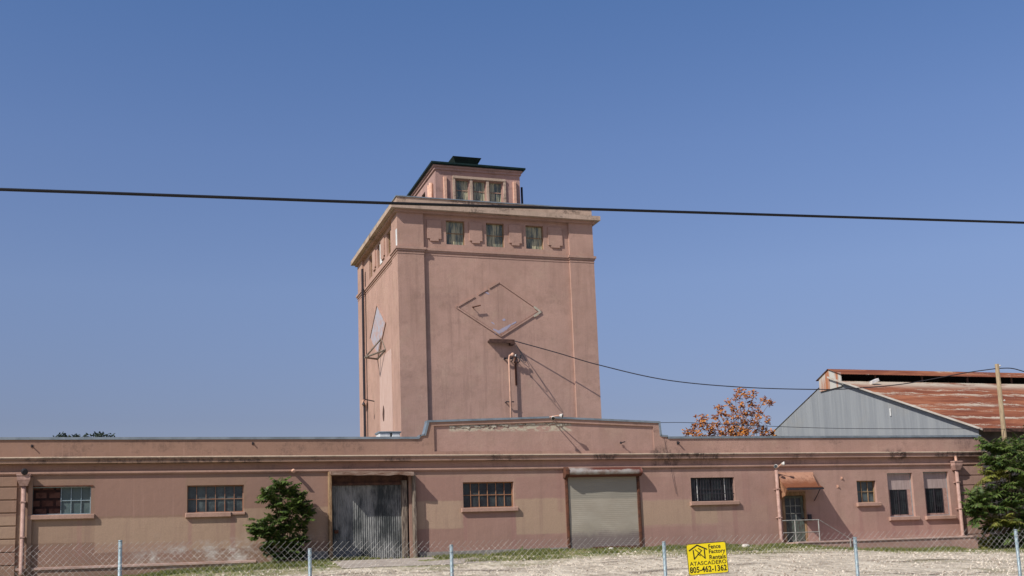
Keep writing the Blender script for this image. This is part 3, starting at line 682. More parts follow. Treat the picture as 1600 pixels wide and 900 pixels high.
# --- downpipes with hopper heads
def downpipe(px, py0, py1, name, m, r=.07, hopper=True, off=.16, zb=None):
    x = wx(px, (py0+py1)/2); z1_ = wz(px, py0); zb_ = wz(px, py1) if zb is None else zb
    b = MB(); b.tube([(x, D-off, z1_-.1), (x, D-off, zb_+.15), (x+.02, D-off-.1, zb_)], r, 10)
    o = b.build(name, m, WH, True)
    z = z1_-.9
    while z > zb_: k = MB(); k.box(x-r-.012, x+r+.012, D-off-r-.008, D, z, z+.04); k.build('pipe_clamp', m, o); z -= 1.15
    if hopper:
        h = MB(); h.add([(x-.12, D-off-.11, z1_-.36), (x+.12, D-off-.11, z1_-.36), (x+.12, D, z1_-.36), (x-.12, D, z1_-.36),
                        (x-.20, D-off-.17, z1_-.16), (x+.20, D-off-.17, z1_-.16), (x+.20, D, z1_-.16), (x-.20, D, z1_-.16),
                        (x-.20, D-off-.17, z1_), (x+.20, D-off-.17, z1_), (x+.20, D, z1_), (x-.20, D, z1_)],
                       [(0, 3, 2, 1), (0, 1, 5, 4), (1, 2, 6, 5), (3, 0, 4, 7), (4, 5, 9, 8), (5, 6, 10, 9), (7, 4, 8, 11), (8, 9, 10, 11)])
        h.box(x-.22, x+.22, D-off-.19, D, z1_-.02, z1_+.03); h.build('hopper_head', m, o)
    return x, z1_
X_, Z_ = downpipe(36, 743, 899, 'downpipe', M['pinkpipe'], .07)
m = MB(); m.bbox(X_+.13, X_+.27, D-.10, D, -.6, 3.15, .01); m.build('pilaster_strip', M['wall'], WH)
m = MB(); m.lathe((X_, D-.22, Z_+.14), (.2, -1, -.3), [(0, .05), (.02, .09), (.18, .11), (.2, .07)], 10); m.build('overflow_spout', M['darkwire'], WH)
X_, Z_ = downpipe(1495.5, 722, 852, 'downpipe', M['pinkpipe'], .075)
m = MB(); m.tube([(X_, D, Z_+.25), (X_, D-.18, Z_+.22), (X_, D-.2, Z_)], .06, 8); m.build('spout', M['palepipe'], WH)
X_, Z_ = downpipe(1213.5, 731, 848, 'downpipe', M['pinkpipe'], .07, False)
def floodlight(c, dirv, parent, arm):
    c = Vector(c); b = MB(); b.lathe(c, dirv, [(0, .03), (.04, .06), (.12, .085), (.13, .085)], 12); o = b.build('floodlight', M['offwhite'], parent, True)
    q = MB(); q.lathe(c+Vector(dirv).normalized()*.131, dirv, [(0, .07), (.01, .07)], 12); q.build('lens', M['glassdark'], o)
    a = MB(); a.tube([arm, c], .022, 6); a.build('arm', M['palepipe'], o)
floodlight((X_+.10, D-.42, Z_+.12), (.8, -.6, .1), WH, (X_, D-.16, Z_-.05))
floodlight((X_-.08, D-.38, Z_+.02), (-.8, -.5, .05), WH, (X_, D-.16, Z_-.05))
fx = wx(859, 652); floodlight((fx-.05, D-.50, 5.20), (-.3, -.8, -.6), WH, (fx, D+.1, 5.27)); floodlight((fx+.22, D-.46, 5.26), (.8, -.6, -.2), WH, (fx, D+.1, 5.27))
for (px, py, rr, L, nm) in ((457, 736, .06, .35, 'vent_pipe'), (50, 697, .022, .12, 'wall_hook'), (395, 693, .022, .08, 'wall_hook'), (970, 692, .022, .40, 'wall_hook'), (1059, 692, .03, .14, 'wall_hook'),
                            (1315, 747, .03, .06, 'wall_stub'), (1309, 760, .03, .06, 'wall_stub')):
    a = atY(px, py, D); b = MB()
    if nm == 'vent_pipe': b.tube([(a.x, D+.02, a.z), (a.x, D-L+.08, a.z), (a.x, D-L, a.z-.05)], rr, 8)
    else: b.tube([(a.x, D+.02, a.z), (a.x, D-L, a.z)], rr, 6); b.box(a.x-rr*1.5, a.x+rr*1.5, D-.02, D, a.z-rr*2, a.z+rr*2)
    b.build(nm, M['palepipe'] if nm in ('vent_pipe', 'wall_stub') else M['darkwire'], WH)

# ------------------------------------------------------------------ tower
X0, X1, Y0, Y1 = 11.78, 22.19, 52.0, 62.6
TW = thing('tower_building', ((X0+X1)/2, (Y0+Y1)/2, 0), 'tall square pink stucco tower with penthouse and diamond relief behind the warehouse', 'tower')
ZB, ZF0, ZF1, ZC0, ZC1, ZP = -1, 15.02, 15.26, 17.13, 17.36, 17.80
rc_ = .13; PW = 1.33
tw = MB()
tf = [rect(698.2, 344, 727.3, 381.5, Y0), rect(761, 347.8, 789, 384.6, Y0), rect(823, 350.8, 850.6, 388, Y0)]
zt0 = sum(a[2] for a in tf)/3; zt1 = sum(a[3] for a in tf)/3
tf = [(a[0], a[1], zt0, zt1) for a in tf]
def sx_(px, py): return atX(px, py, X0).y
ts = [(sx_(606.3, 384), sx_(600, 384)), (sx_(590.8, 400), sx_(586, 400)), (sx_(577.8, 418), sx_(573, 418))]
tw.wallgrid((X0+PW, Y0+rc_, ZB), (1, 0, 0), (0, -1, 0), X1-X0-2*PW, ZC0-ZB, [(a-X0-PW, b-X0-PW, c-ZB, d-ZB) for a, b, c, d in tf], .22)
# left face runs from far to near (u = -y)
yF = Y1-PW
tw.wallgrid((X0+rc_, yF, ZB), (0, -1, 0), (-1, 0, 0), Y1-Y0-2*PW, ZC0-ZB, [(yF-b, yF-a, zt0-ZB, zt1-ZB) for a, b in ts], .22)
tw.quad((X1-rc_, Y0+PW, ZB), (X1-rc_, Y1-PW, ZB), (X1-rc_, Y1-PW, ZC0), (X1-rc_, Y0+PW, ZC0))
tw.quad((X1-PW, Y1-rc_, ZB), (X0+PW, Y1-rc_, ZB), (X0+PW, Y1-rc_, ZC0), (X1-PW, Y1-rc_, ZC0))
tw.build('wall', M['tower'], TW)
for (a, b_) in ((X0, Y0), (X1-PW, Y0), (X0, Y1-PW), (X1-PW, Y1-PW)):
    k = MB(); k.box(a, a+PW, b_, b_+PW, ZB, ZC0-.001)
    k.build('corner_pier', M['tower'], TW)
def ring(name, e, z0, z1, mat, follow=False, parent=TW, T=.5):
    k = MB(); a, b_, c, d = X0-e, X1+e, Y0-e, Y1+e
    k.box(a, b_, c, c+T, z0, z1); k.box(a, b_, d-T, d, z0, z1); k.box(a, a+T, c+T, d-T, z0, z1); k.box(b_-T, b_, c+T, d-T, z0, z1)
    return k.build(name, mat, parent)
def band(z0, z1, e):
    k = MB()
    for (a, b_) in ((X0, Y0), (X1-PW, Y0), (X0, Y1-PW), (X1-PW, Y1-PW)): k.box(a-e, a+PW+e, b_-e, b_+PW+e, z0, z1)
    k.box(X0+PW+e, X1-PW-e, Y0+rc_-e, Y0+rc_+.1, z0, z1); k.box(X0+PW+e, X1-PW-e, Y1-rc_-.1, Y1-rc_+e, z0, z1)
    k.box(X0+rc_-e, X0+rc_+.1, Y0+PW+e, Y1-PW-e, z0, z1); k.box(X1-rc_-.1, X1-rc_+e, Y0+PW+e, Y1-PW-e, z0, z1)
    return k
k = band(ZF0+.12, ZF1, .10); k2 = band(ZF0+.03, ZF0+.117, .05); k.add(k2.v, k2.f); k2 = band(ZF0-.10, ZF0-.04, .02); k.add(k2.v, k2.f)
k.build('band_moulding', M['tower'], TW)
ring('cornice', .12, ZC0-.13, ZC0, M['trim']); ring('cornice_slab', .34, ZC0+.001, ZC1, M['cornice'], T=.6)
ring('parapet', .0, ZC1+.001, ZP, M['cornice'], T=.35)
k = ring('parapet_cap', .05, ZP, ZP+.05, M['coping'], T=.45)
k = MB(); k.box(X0+.3, X1-.3, Y0+.3, Y1-.3, ZC1-.1, ZC1+.05); k.build('roof', M['coping'], TW)
k = MB(); k.tube([(X0-.02, Y0+1, ZP+.02), (X0-.02, Y0+1.2, ZP+.30)], .02, 5); 
def towerwin(a, b_, c, d, axis, parent=TW, mull='wood_old', dep=.16, pl=None, gm='glasstower', split=True):
    """window with frame and hung sash; axis 0 = front face, 1 = left face"""
    f = MB(); g_ = MB(); t = .035
    def bx(mb, u0, u1, e0, e1, v0, v1):
        if axis == 0: mb.box(u0, u1, pl+e0, pl+e1, v0, v1)
        else: mb.box(pl+e0, pl+e1, u0, u1, v0, v1)
    bx(f, a, a+t, dep-.04, dep+.04, c, d); bx(f, b_-t, b_, dep-.04, dep+.04, c, d)
    bx(f, a+t, b_-t, dep-.04, dep+.04, c, c+t); bx(f, a+t, b_-t, dep-.04, dep+.04, d-t, d)
    if split: bx(f, a+t, b_-t, dep+.01, dep+.03, (c+d)/2-.02, (c+d)/2+.02)
    o = f.build('window', M[mull], parent)
    # ribbed translucent sheet
    n = 24
    for i in range(n+1):
        u = a+t*.6+(b_-a-t*1.2)*i/n; e = dep+.045+.008*math.sin(i*math.pi*.5)
        g_.v += ([(u, pl+e, c+.01), (u, pl+e, d-.01)] if axis == 0 else [(pl+e, u, c+.01), (pl+e, u, d-.01)])
    g_.f = [(2*i, 2*i+2, 2*i+3, 2*i+1) for i in range(n)]
    g_.build('pane', M[gm], o)
    return o
for a in tf: towerwin(*a, 0, pl=Y0+rc_)
for a, b_ in ts: towerwin(a, b_, zt0, zt1, 1, pl=X0+rc_)
# relief tablets between the windows, with a stepped foot
def tablet(u0, u1, axis, pl):
    k = MB(); h = .07; zc0, zc1 = zt0+.12, zt1-.05; q = (u1-u0)*.2
    pts = [(u0+q, zc0), (u1-q, zc0), (u1-q, zc0+.12), (u1, zc0+.12), (u1, zc1), (u0, zc1), (u0, zc0+.12), (u0+q, zc0+.12)]
    if axis == 0: k.prism([(u, pl-h, z) for u, z in pts], (0, 1, 0), h-.002)
    else: k.prism([(pl-h, u, z) for u, z in pts], (1, 0, 0), h-.002)
    k.build('relief_tablet', M['tower'], TW)
for x0_, x1_ in ((668, 690), (734, 754), (796, 815.5), (857, 879)): tablet(wx(x0_, 362, Y0), wx(x1_, 362, Y0), 0, Y0+rc_)
gaps = [(ts[0][1], ts[1][0]), (ts[1][1], ts[2][0])]
for a, b_ in gaps: tablet(a+.35, b_-.35, 1, X0+rc_)
# diamonds
def diamond(pts, n, mat_in, brk, name='diamond_relief'):
    pts = [Vector(q) for q in pts]; n = Vector(n); k = MB()
    cen = sum(pts, Vector())/4
    inner = [cen+(q-cen)*.94 for q in pts]
    k.prism(inner, n, .012); o = k.build(name, mat_in, TW)
    f = MB()
    for i in range(4):
        a, b_ = pts[i], pts[(i+1) % 4]; d = (b_-a); L = d.length; d.normalize(); up = n.cross(d)
        for (s0, s1) in brk[i]:
            c = a+d*L*(s0+s1)/2+n*.026; f.obox(c, d, up, n, L*(s1-s0)/2, .04, .025)
    f.build('diamond_border', M['tower'], o)
    return o
Yd = Y0+rc_
dp = [atY(713, 480, Yd), atY(779.7, 441, Yd), atY(844.7, 486, Yd), atY(782.6, 525.5, Yd)]
diamond([(q.x, Yd, q.z) for q in dp], (0, -1, 0), M['tower'], [[(0, .42), (.5, .72), (.76, 1)], [(0, 1)], [(.0, .08), (.16, 1)], [(0, 1)]])
BLUEF = plain('pale_blue_paint_flake', (.30, .31, .45), (.40, .33, .34), 8, .8)
for (px, py, sx2, sz2, rot) in ((770, 505, .14, .035, .6), (784, 516, .42, .10, -.5), (793, 511, .24, .09, -.6), (776, 518, .22, .09, .55), (803, 505, .16, .05, -.5), (787, 500, .09, .07, 0), (761, 458, .12, .04, .5)):
    c = atY(px, py, Yd); pts = []
    for q in range(9):
        t = 2*math.pi*q/9; u, v = math.cos(t)*sx2*U(.7, 1.2), math.sin(t)*sz2*U(.6, 1.2)
        pts.append((c.x+u*math.cos(rot)+v*math.sin(rot)*.5, Yd-.014, c.z-u*math.sin(rot)+v))
    k = MB(); k.prism(pts, (0, -1, 0), .003 + .001*(px % 7)); k.build('paint_remnant', BLUEF, TW)
k = MB(); c = atY(842, 487, Yd)
k.obox((c.x-.10, Yd-.056, c.z-.13), (.83, 0, .55), (-.55, 0, .83), (0, 1, 0), .24, .05, .008); k.obox((c.x-.12, Yd-.058, c.z+.12), (.8, 0, -.6), (.6, 0, .8), (0, 1, 0), .2, .05, .008)
k.build('bare_plaster_edge', plain('bare_plaster', (.46, .42, .33), (.34, .29, .22), 8, .9), TW)
k = MB(); a = atY(738, 480, Yd-.2); b_ = atY(751, 477, Yd-.22); k.tube([a, b_], .035, 6); k.tube([(a.x+.1, Yd, a.z), (a.x+.1, Yd-.25, a.z)], .02, 5); k.build('rusty_rod', M['rust'], TW)
ds = [(603, 499), (589.8, 476), (578.4, 522), (591.6, 557.8)]
q4 = [atX(px, py, X0+rc_) for px, py in ds]
# regularise to a true rhombus on the left face
yc = sum(q.y for q in q4)/4; zc = (q4[1].z+q4[3].z)/2; hy = abs(q4[0].y-q4[2].y)/2; hz = abs(q4[1].z-q4[3].z)/2
Xs = X0+rc_
diamond([(Xs, yc-hy, zc), (Xs, yc, zc+hz), (Xs, yc+hy, zc), (Xs, yc, zc-hz)], (-1, 0, 0), M['bluepaint'], [[(0, 1)]]*4)
k = MB(); zb_ = zc-hz-.05
A = Vector((Xs, yc+.3, zb_+.0)); B = Vector((Xs, yc-1.9, zb_+.1)); C_ = Vector((Xs-.9, yc-.9, zb_-.15)); T_ = Vector((Xs, yc-.9, zb_+.9))
for p_, q_ in ((A, C_), (B, C_), (T_, C_), (A, T_), (B, T_), (A, B)): k.tube([p_, q_], .05, 6)
k.build('crane_bracket', M['wood_grey'], TW)
yc_ = atX(567.5, 560, X0-.08).y; k = MB(); k.box(X0-.10, X0+.0, yc_-.10, yc_+.10, 4, 16.4)
k.build('conduit', M['darkwire'], TW)
k = MB(); k.box(X0-.16, X0, yc_-.2, yc_+.25, 8.6, 8.9); k.build('conduit_box', M['palepipe'], TW)
c = atX(600, 647, X0+rc_); k = MB(); pts = [(X0+rc_-.024, c.y+math.cos(t*.7)*.22*U(.6, 1.3), c.z+math.sin(t*.7)*.42*U(.6, 1.3)) for t in range(9)]; k.prism(pts, (-1, 0, 0), .006); k.build('rust_hole', M['brown'], TW)
c = atX(582, 627, X0); k = MB(); k.tube([(X0+.1, c.y, c.z), (X0-.4, c.y, c.z+.1), (X0-.5, c.y-.1, c.z-.05)], .03, 6); k.lathe((X0-.5, c.y-.1, c.z-.2), (0, 0, 1), [(0, .11), (.1, .06), (.14, .03)], 10); k.build('wall_lamp', M['darkwire'], TW)
# panel joint strips on the left face below the diamond
k = MB(); ya = atX(590, 600, X0).y; yb = atX(609, 600, X0).y
k.box(X0+rc_-.02, X0+rc_+.02, yb, ya, 3.5, zc-hz-.15); k.build('plaster_patch', plain('pale_pink_render', (.52, .37, .31), (.45, .30, .245), 3, .9, stretch=(3, 3, .3)), TW)
c = atX(596, 396, X0+rc_); k = MB(); k.box(X0+rc_-.03, X0+rc_+.02, c.y-.28, c.y+.28, c.z-.55, c.z+.55); k.build('white_board', M['white'], TW)
c = atX(619.5, 372, X0); k = MB(); k.box(X0-.015, X0+.02, Y0+.02, Y0+.30, c.z-.45, c.z+.45); k.build('white_board', M['white'], TW)
# bracket + conduit + insulators on the front
a = atY(764, 530.5, Yd-.25); b_ = atY(803, 531.5, Yd-.25)
k = MB(); k.box(a.x, b_.x, Yd-.32, Yd, a.z-.10, a.z-.03); k.box(a.x, b_.x, Yd-.34, Yd-.30, a.z-.16, a.z+.02); k.obox((b_.x-.1, Yd-.2, a.z-.15), (1, 0, 0), (0, 1, 0), (0, 0, 1), .10, .18, .09)
k.build('wire_bracket', M['brown'], TW)
c0 = atY(797, 605, Yd-.28); ztop = atY(796, 560, Yd-.28).z
k = MB(); k.tube([(c0.x, Yd-.28, 4.5), (c0.x, Yd-.28, ztop), (c0.x+.03, Yd-.30, ztop+.14), (c0.x+.14, Yd-.36, ztop+.18)], .05, 10); o = k.build('service_mast', M['palepipe'], TW, True)
k = MB(); k.lathe((c0.x+.10, Yd-.33, ztop+.20), (.8, -.5, -.25), [(0, .06), (.05, .10), (.12, .09), (.15, .06)], 12); k.build('weatherhead', M['palepipe'], o, True)
k = MB(); k.lathe((c0.x+.27, Yd-.46, ztop+.12), (.7, -.6, -.2), [(0, .055), (.04, .06), (.05, .03)], 10); k.build('lamp', M['white'], o)
k = MB(); k.box(c0.x-.25, c0.x+.25, Yd-.24, Yd-.19, ztop-.02, ztop+.05); k.box(c0.x-.22, c0.x+.20, Yd-.25, Yd-.20, ztop-2.2, ztop-2.15); k.box(c0.x-.2, c0.x-.15, Yd-.24, Yd, ztop-.02, ztop+.05); k.box(c0.x-.2, c0.x-.16, Yd-.24, Yd, ztop-2.2, ztop-2.15); k.build('stand_off', M['darkwire'], TW)
xr = atY(805.5, 578, Yd).x
k = MB(); k.box(xr-.045, xr+.045, Yd-.06, Yd, ztop-1.3, ztop+.15); k.build('insulator_rack', M['rust'], TW)
for i, px in enumerate((801, 806, 811.5)):
    c = atY(px, 560 + i, Yd-.3); k = MB(); k.tube([(c.x, Yd, c.z-.1), (c.x, Yd-.3, c.z-.1), (c.x+.03*i, Yd-.32, c.z+.22)], .028, 6); k.lathe((c.x+.03*i, Yd-.32, c.z+.1), (0, 0, 1), [(0, .03), (.03, .06), (.07, .03), (.1, .055), (.14, .02)], 8); k.build('insulator', M['darkwire'], TW)
k = MB()      # slack loop of drop wires
s0 = Vector((c0.x+.3, Yd-.5, ztop+.1)); e0 = Vector((b_.x, Yd-.3, a.z-.1))
for j in range(3):
    pts = []
    for i in range(13):
        t = i/12; q = s0.lerp(e0, t); q.z -= (.5+.25*j)*math.sin(math.pi*t)*1.0; q.x += (.25+.12*j)*math.sin(math.pi*t); q.y -= (.35+.14*j)*math.sin(math.pi*t); pts.append(q)
    k.tube(pts, .014, 5)
k.build('drop_wires', M['darkwire'], TW)
# penthouse
PX, PXR, PY, PYR = 14.62, 19.36, 55.1, 60.5
PZ0, PZ1 = ZC1, 20.66
def pz(py, px=745): return atY(px, py, PY).z
pwn = [(wx(a, 298, PY), wx(b_, 298, PY)) for a, b_ in ((712.5, 733), (739.5, 759.2), (764.7, 785))]
zw1 = atY(748, 282.5, PY).z; zw0 = zw1-1.15
ph = MB()
ph.wallgrid((PX, PY, PZ0), (1, 0, 0), (0, -1, 0), PXR-PX, PZ1-PZ0, [(a-PX, b_-PX, zw0-PZ0, zw1-PZ0) for a, b_ in pwn], .18)
lw = [(56.1, 56.75), (57.4, 58.2)]
ph.wallgrid((PX, PYR, PZ0), (0, -1, 0), (-1, 0, 0), PYR-PY, PZ1-PZ0, [(PYR-b_, PYR-a, zw0-PZ0, zw1-PZ0) for a, b_ in lw], .18)
ph.quad((PXR, PY, PZ0), (PXR, PYR, PZ0), (PXR, PYR, PZ1), (PXR, PY, PZ1)); ph.quad((PXR, PYR, PZ0), (PX, PYR, PZ0), (PX, PYR, PZ1), (PXR, PYR, PZ1))
ph.build('penthouse_wall', M['pent'], TW)
for a, b_ in pwn: towerwin(a, b_, zw0, zw1, 0, pl=PY, mull='trim', dep=.12)
for a, b_ in lw: towerwin(a, b_, zw0, zw1, 1, pl=PX, mull='brown', dep=.12, gm='glassdark')
k = MB()
for xx in (pwn[0][0]-.18, pwn[2][1]+.05): k.bbox(xx, xx+.13, PY-.09, PY, zw0-.1, zw1+.02, .01)
k.bbox(pwn[0][0]-.18, pwn[2][1]+.18, PY-.11, PY-.001, zw1+.021, zw1+.16, .01); k.bbox(pwn[0][0]-.2, pwn[2][1]+.2, PY-.12, PY, zw0-.22, zw0-.1, .01)
for i in (0, 1): xx = (pwn[i][1]+pwn[i+1][0])/2; k.bbox(xx-.07, xx+.07, PY-.07, PY-.001, zw0-.1, zw1+.02, .01)
k.build('window_surround', M['cornice'], TW)
for (a, b_) in ((PX+.42, PX+.60), (PXR-.42, PXR-.24)):
    k = MB(); k.bbox(a, b_, PY-.12, PY-.001, PZ0, PZ1-.55, .02); k.build('pilaster_strip', M['palepipe'], TW)
for yy in (PY+.55, PY+.95): k = MB(); k.tube([(PX-.12, yy, PZ0), (PX-.12, yy, PZ1-.75)], .10, 8); k.build('vent_pipe', M['palepipe'], TW, True)
k = MB(); k.tube([(PXR+.2, PY+.3, PZ0), (PXR+.2, PY+.3, PZ1-.7)], .06, 7); k.build('vent_pipe', M['darkwire'], TW, True)
k = MB()
for (e, z0_, z1_) in ((.07, PZ1-.16, PZ1-.02), (.14, PZ1-.02, PZ1+.12)):
    k.box(PX-e, PXR+e, PY-e, PY, z0_, z1_); k.box(PX-e, PXR+e, PYR, PYR+e, z0_, z1_); k.box(PX-e, PX, PY, PYR, z0_, z1_); k.box(PXR, PXR+e, PY, PYR, z0_, z1_)
k.build('penthouse_cornice', M['pent'], TW)
e = .27; zr0 = PZ1+.12
k = MB(); k.box(PX-e, PXR+e, PY-e, PYR+e, zr0, zr0+.09); k.box(PX-.2, PXR+.2, PY-.2, PYR+.2, zr0-.05, zr0-.001)
cx, cyc = (PX+PXR)/2, (PY+PYR)/2
k.add([(PX-e, PY-e, zr0+.091), (PXR+e, PY-e, zr0+.091), (PXR+e, PYR+e, zr0+.091), (PX-e, PYR+e, zr0+.091), (cx-.4, cyc-.4, zr0+.6), (cx+.4, cyc-.4, zr0+.6), (cx+.4, cyc+.4, zr0+.6), (cx-.4, cyc+.4, zr0+.6)],
      [(0, 1, 5, 4), (1, 2, 6, 5), (2, 3, 7, 6), (3, 0, 4, 7), (4, 5, 6, 7)])
o = k.build('penthouse_roof', M['greenroof'], TW)
# vent cowl: flares upward
cz0 = atY(728, 253, cyc-.5).z; vy = cyc-.2
va, vb = atY(706, 242.5, vy-.6), atY(750.5, 247, vy-.6); vc, vd = atY(712, 254, vy-.4), atY(742, 257, vy-.4)
h = (vb.x-va.x)/2; vx = (va.x+vb.x)/2; hl = h*.68; zt_ = (va.z+vb.z)/2-.10; zb2 = (vc.z+vd.z)/2-.25
k = MB(); k.add([(vx-hl, vy-hl, zb2), (vx+hl, vy-hl, zb2), (vx+hl, vy+hl, zb2), (vx-hl, vy+hl, zb2), (vx-h, vy-h, zt_), (vx+h, vy-h, zt_), (vx+h, vy+h, zt_), (vx-h, vy+h, zt_),
                 (vx-h*.4, vy-h*.4, zt_+.16), (vx+h*.4, vy-h*.4, zt_+.16), (vx+h*.4, vy+h*.4, zt_+.16), (vx-h*.4, vy+h*.4, zt_+.16)],
      [(0, 1, 5, 4), (1, 2, 6, 5), (2, 3, 7, 6), (3, 0, 4, 7), (4, 5, 9, 8), (5, 6, 10, 9), (6, 7, 11, 10), (7, 4, 8, 11), (8, 9, 10, 11), (0, 3, 2, 1)])
k.build('vent_cowl', M['greenroof'], TW)

# rooftop boxes by the tower foot
for i, (a, b_, lab) in enumerate(((593, 612, 'low white roof box beside the tower foot, the one further from the corner'), (613, 627, 'small white roof box at the near corner of the tower foot'))):
    c = atY(a, 679, 50.5); d = atY(b_, 679, 50.5); z = atY((a+b_)/2, 674, 50.5).z
    t = thing('roof_box', ((c.x+d.x)/2, 50.8, 3.96), lab, 'roof box', 'white boxes on the warehouse roof')
    k = MB(); k.bbox(c.x, d.x-.06, 50.5, 51.3, 3.951, z-.07, .02); k.build('housing', M['white'], t)
    k = MB(); k.bbox(c.x-.05, d.x-.01, 50.45, 51.35, z-.069, z, .02); k.build('lid', M['coping'], t)

# ------------------------------------------------------------------ metal shed
SH = thing('metal_shed', (50, 54, 0), 'grey corrugated metal shed with rusty red gable roof and ridge monitor', 'shed')
GX = 42.0; YA, ZA = 47.56, 5.81; YRG = 60.7; sl = (10.14-5.81)/(59.25-47.56); ZRG = ZA+sl*(YRG-YA); YB = 2*YRG-YA; XE = 82
k = MB(); n = 0
# corrugated gable built as vertical ribs
yy = YA+.35; pts = []
N = 360
for i in range(N+1):
    y = YA+.35+(YB-YA-.7)*i/N; zt_ = ZA+sl*(y-YA)-.05 if y < YRG else ZA+sl*(YB-y)-.05
    k.v += [(GX+.003*math.sin(i*math.pi/2), y, -1), (GX+.003*math.sin(i*math.pi/2), y, zt_)]
k.f = [(2*i, 2*i+2, 2*i+3, 2*i+1) for i in range(N)]
k.build('gable_wall', M['shedwall'], SH)
k = MB(); k.quad((GX, YA+.35, -1), (XE, YA+.35, -1), (XE, YA+.35, ZA+.05), (GX, YA+.35, ZA+.05)); k.build('side_wall', plain('dark_shed_wall', (.10, .09, .085), (.06, .05, .05), 1, .9), SH)
def corrug(ya, za, yb, zb, x0, x1, name, m, parent):
    k = MB(); N = int((x1-x0)/.12)*2; nn = Vector((0, -(zb-za), yb-ya)).normalized()
    for i in range(N+1):
        x = x0+(x1-x0)*i/N; s_ = .014*(1 if i % 2 else -1)
        k.v += [(x, ya+nn.y*s_, za+nn.z*s_), (x, yb+nn.y*s_, zb+nn.z*s_)]
    k.f = [(2*i, 2*i+2, 2*i+3, 2*i+1) for i in range(N)]
    return k.build(name, m, parent, True)
corrug(YA-.25, ZA-sl*.25, 59.35, ZA+sl*(59.35-YA), GX-.25, XE, 'roof', M['shedroof'], SH)
corrug(YB+.25, ZA-sl*.25, 2*YRG-59.35, ZA+sl*(59.35-YA), GX-.04, XE, 'roof', M['shedroof'], SH)
for (ya, yb, za, zb) in ((YA-.25, YRG, ZA-sl*.25, ZRG), (YB+.25, YRG, ZA-sl*.25, ZRG)):
    if ya > YRG: continue
    k = MB(); k.prism([(GX-.29, ya, za-.08), (GX-.29, yb, zb-.08), (GX-.29, yb, zb+.02), (GX-.29, ya, za+.02)], (1, 0, 0), .04)
    k.build('barge_board', plain('pale_barge_flashing', (.50, .46, .40), (.42, .36, .30), 2, .7) if ya < YRG else M['shedwall'], SH)
zm0 = ZA+sl*(59.35-YA); zme = 10.72; zmr = 11.18; ym0, ym1 = 59.5, 2*YRG-59.5
k = MB(); k.prism([(GX-.1, ym0, zm0-.3), (GX-.1, ym1, zm0-.3), (GX-.1, ym1, zme), (GX-.1, YRG, zmr-.04), (GX-.1, ym0, zme)], (1, 0, 0), .06); k.build('monitor_end', M['monitor'], SH)
k = MB(); k.quad((GX, YRG, zm0), (XE, YRG, zm0), (XE, YRG, zmr-.1), (GX, YRG, zmr-.1)); k.build('monitor_shade_sheet', M['dark'], SH)  # dark sheet colours in the shade inside the open monitor
k = MB(); X = GX+2.5
while X < XE: k = MB(); k.box(X-.05, X+.05, ym0, ym0+.1, zm0, zme); X += 3.6; k.build('monitor_post', M['brown'], SH)
corrug(ym0-.22, zme-.10, YRG, zmr, GX-.2, XE, 'monitor_roof', M['shedroof'], SH); corrug(ym1+.22, zme-.10, YRG, zmr, GX-.2, XE, 'monitor_roof', M['shedroof'], SH)
k = MB(); k.box(GX-.2, XE, YA-.32, YA-.24, ZA-sl*.25-.16, ZA-sl*.25+.02); k.build('gutter', M['brown'], SH)
c = atX(1391, 644, GX-.05); k = MB(); k.box(GX-.06, GX-.03, c.y-.05, c.y+.05, c.z-.22, c.z+.22); k.build('hole_patch', M['white'], SH)
# sloping seam on the gable
c = atY(1364, 597, 58.6)
t = SH; k = MB(); k.obox((c.x-.05, 58.4, c.z+.02), (.93, 0, .37), (0, 1, 0), (-.37, 0, .93), .26, .16, .09); k.build('roof_floodlight', M['white'], t)

# ------------------------------------------------------------------ utility pole and wires
PYp = 45.6
pt = atY(1557.5, 569, PYp); pb = atY(1565, 690, PYp)
UP = thing('utility_pole', (pt.x, PYp, -.5), 'slim bare wooden utility pole rising behind the green tree at the right', 'utility pole')
k = MB(); k.tube([(pt.x, PYp, -.6), (pt.x, PYp, 4), (pt.x, PYp, pt.z)], .155, 12, True, .105); k.build('shaft', M['wood_pole'], UP, True)
k = MB(); k.lathe((pt.x+.02, PYp-.14, pt.z-.12), (0, -1, .1), [(0, .02), (.05, .05), (.1, .02)], 8); k.build('insulator', M['offwhite'], UP); k = MB(); k.lathe((pt.x+.1, PYp-.1, pt.z-1.9), (0, -1, 0), [(0, .02), (.06, .05), (.1, .02)], 8); k.build('insulator', M['offwhite'], UP)
def span(pts_, r, name, label, cat, n=6, m='black', seg=10, group=None):
    k = MB(); out = []
    # Catmull-Rom through measured points
    P_ = [Vector(p) for p in pts_]; P_ = [P_[0]*2-P_[1]]+P_+[P_[-1]*2-P_[-2]]
    for i in range(1, len(P_)-2):
        for s_ in range(seg):
            t = s_/seg; a, b_, c, d = P_[i-1:i+3]
            out.append(.5*((2*b_)+(c-a)*t+(2*a-5*b_+4*c-d)*t*t+(3*b_-a-3*c+d)*t**3))
    out.append(P_[-2]); k.tube(out, r, n); o = k.build(name, M[m], None, True)
    return tag(o, label, cat, group)
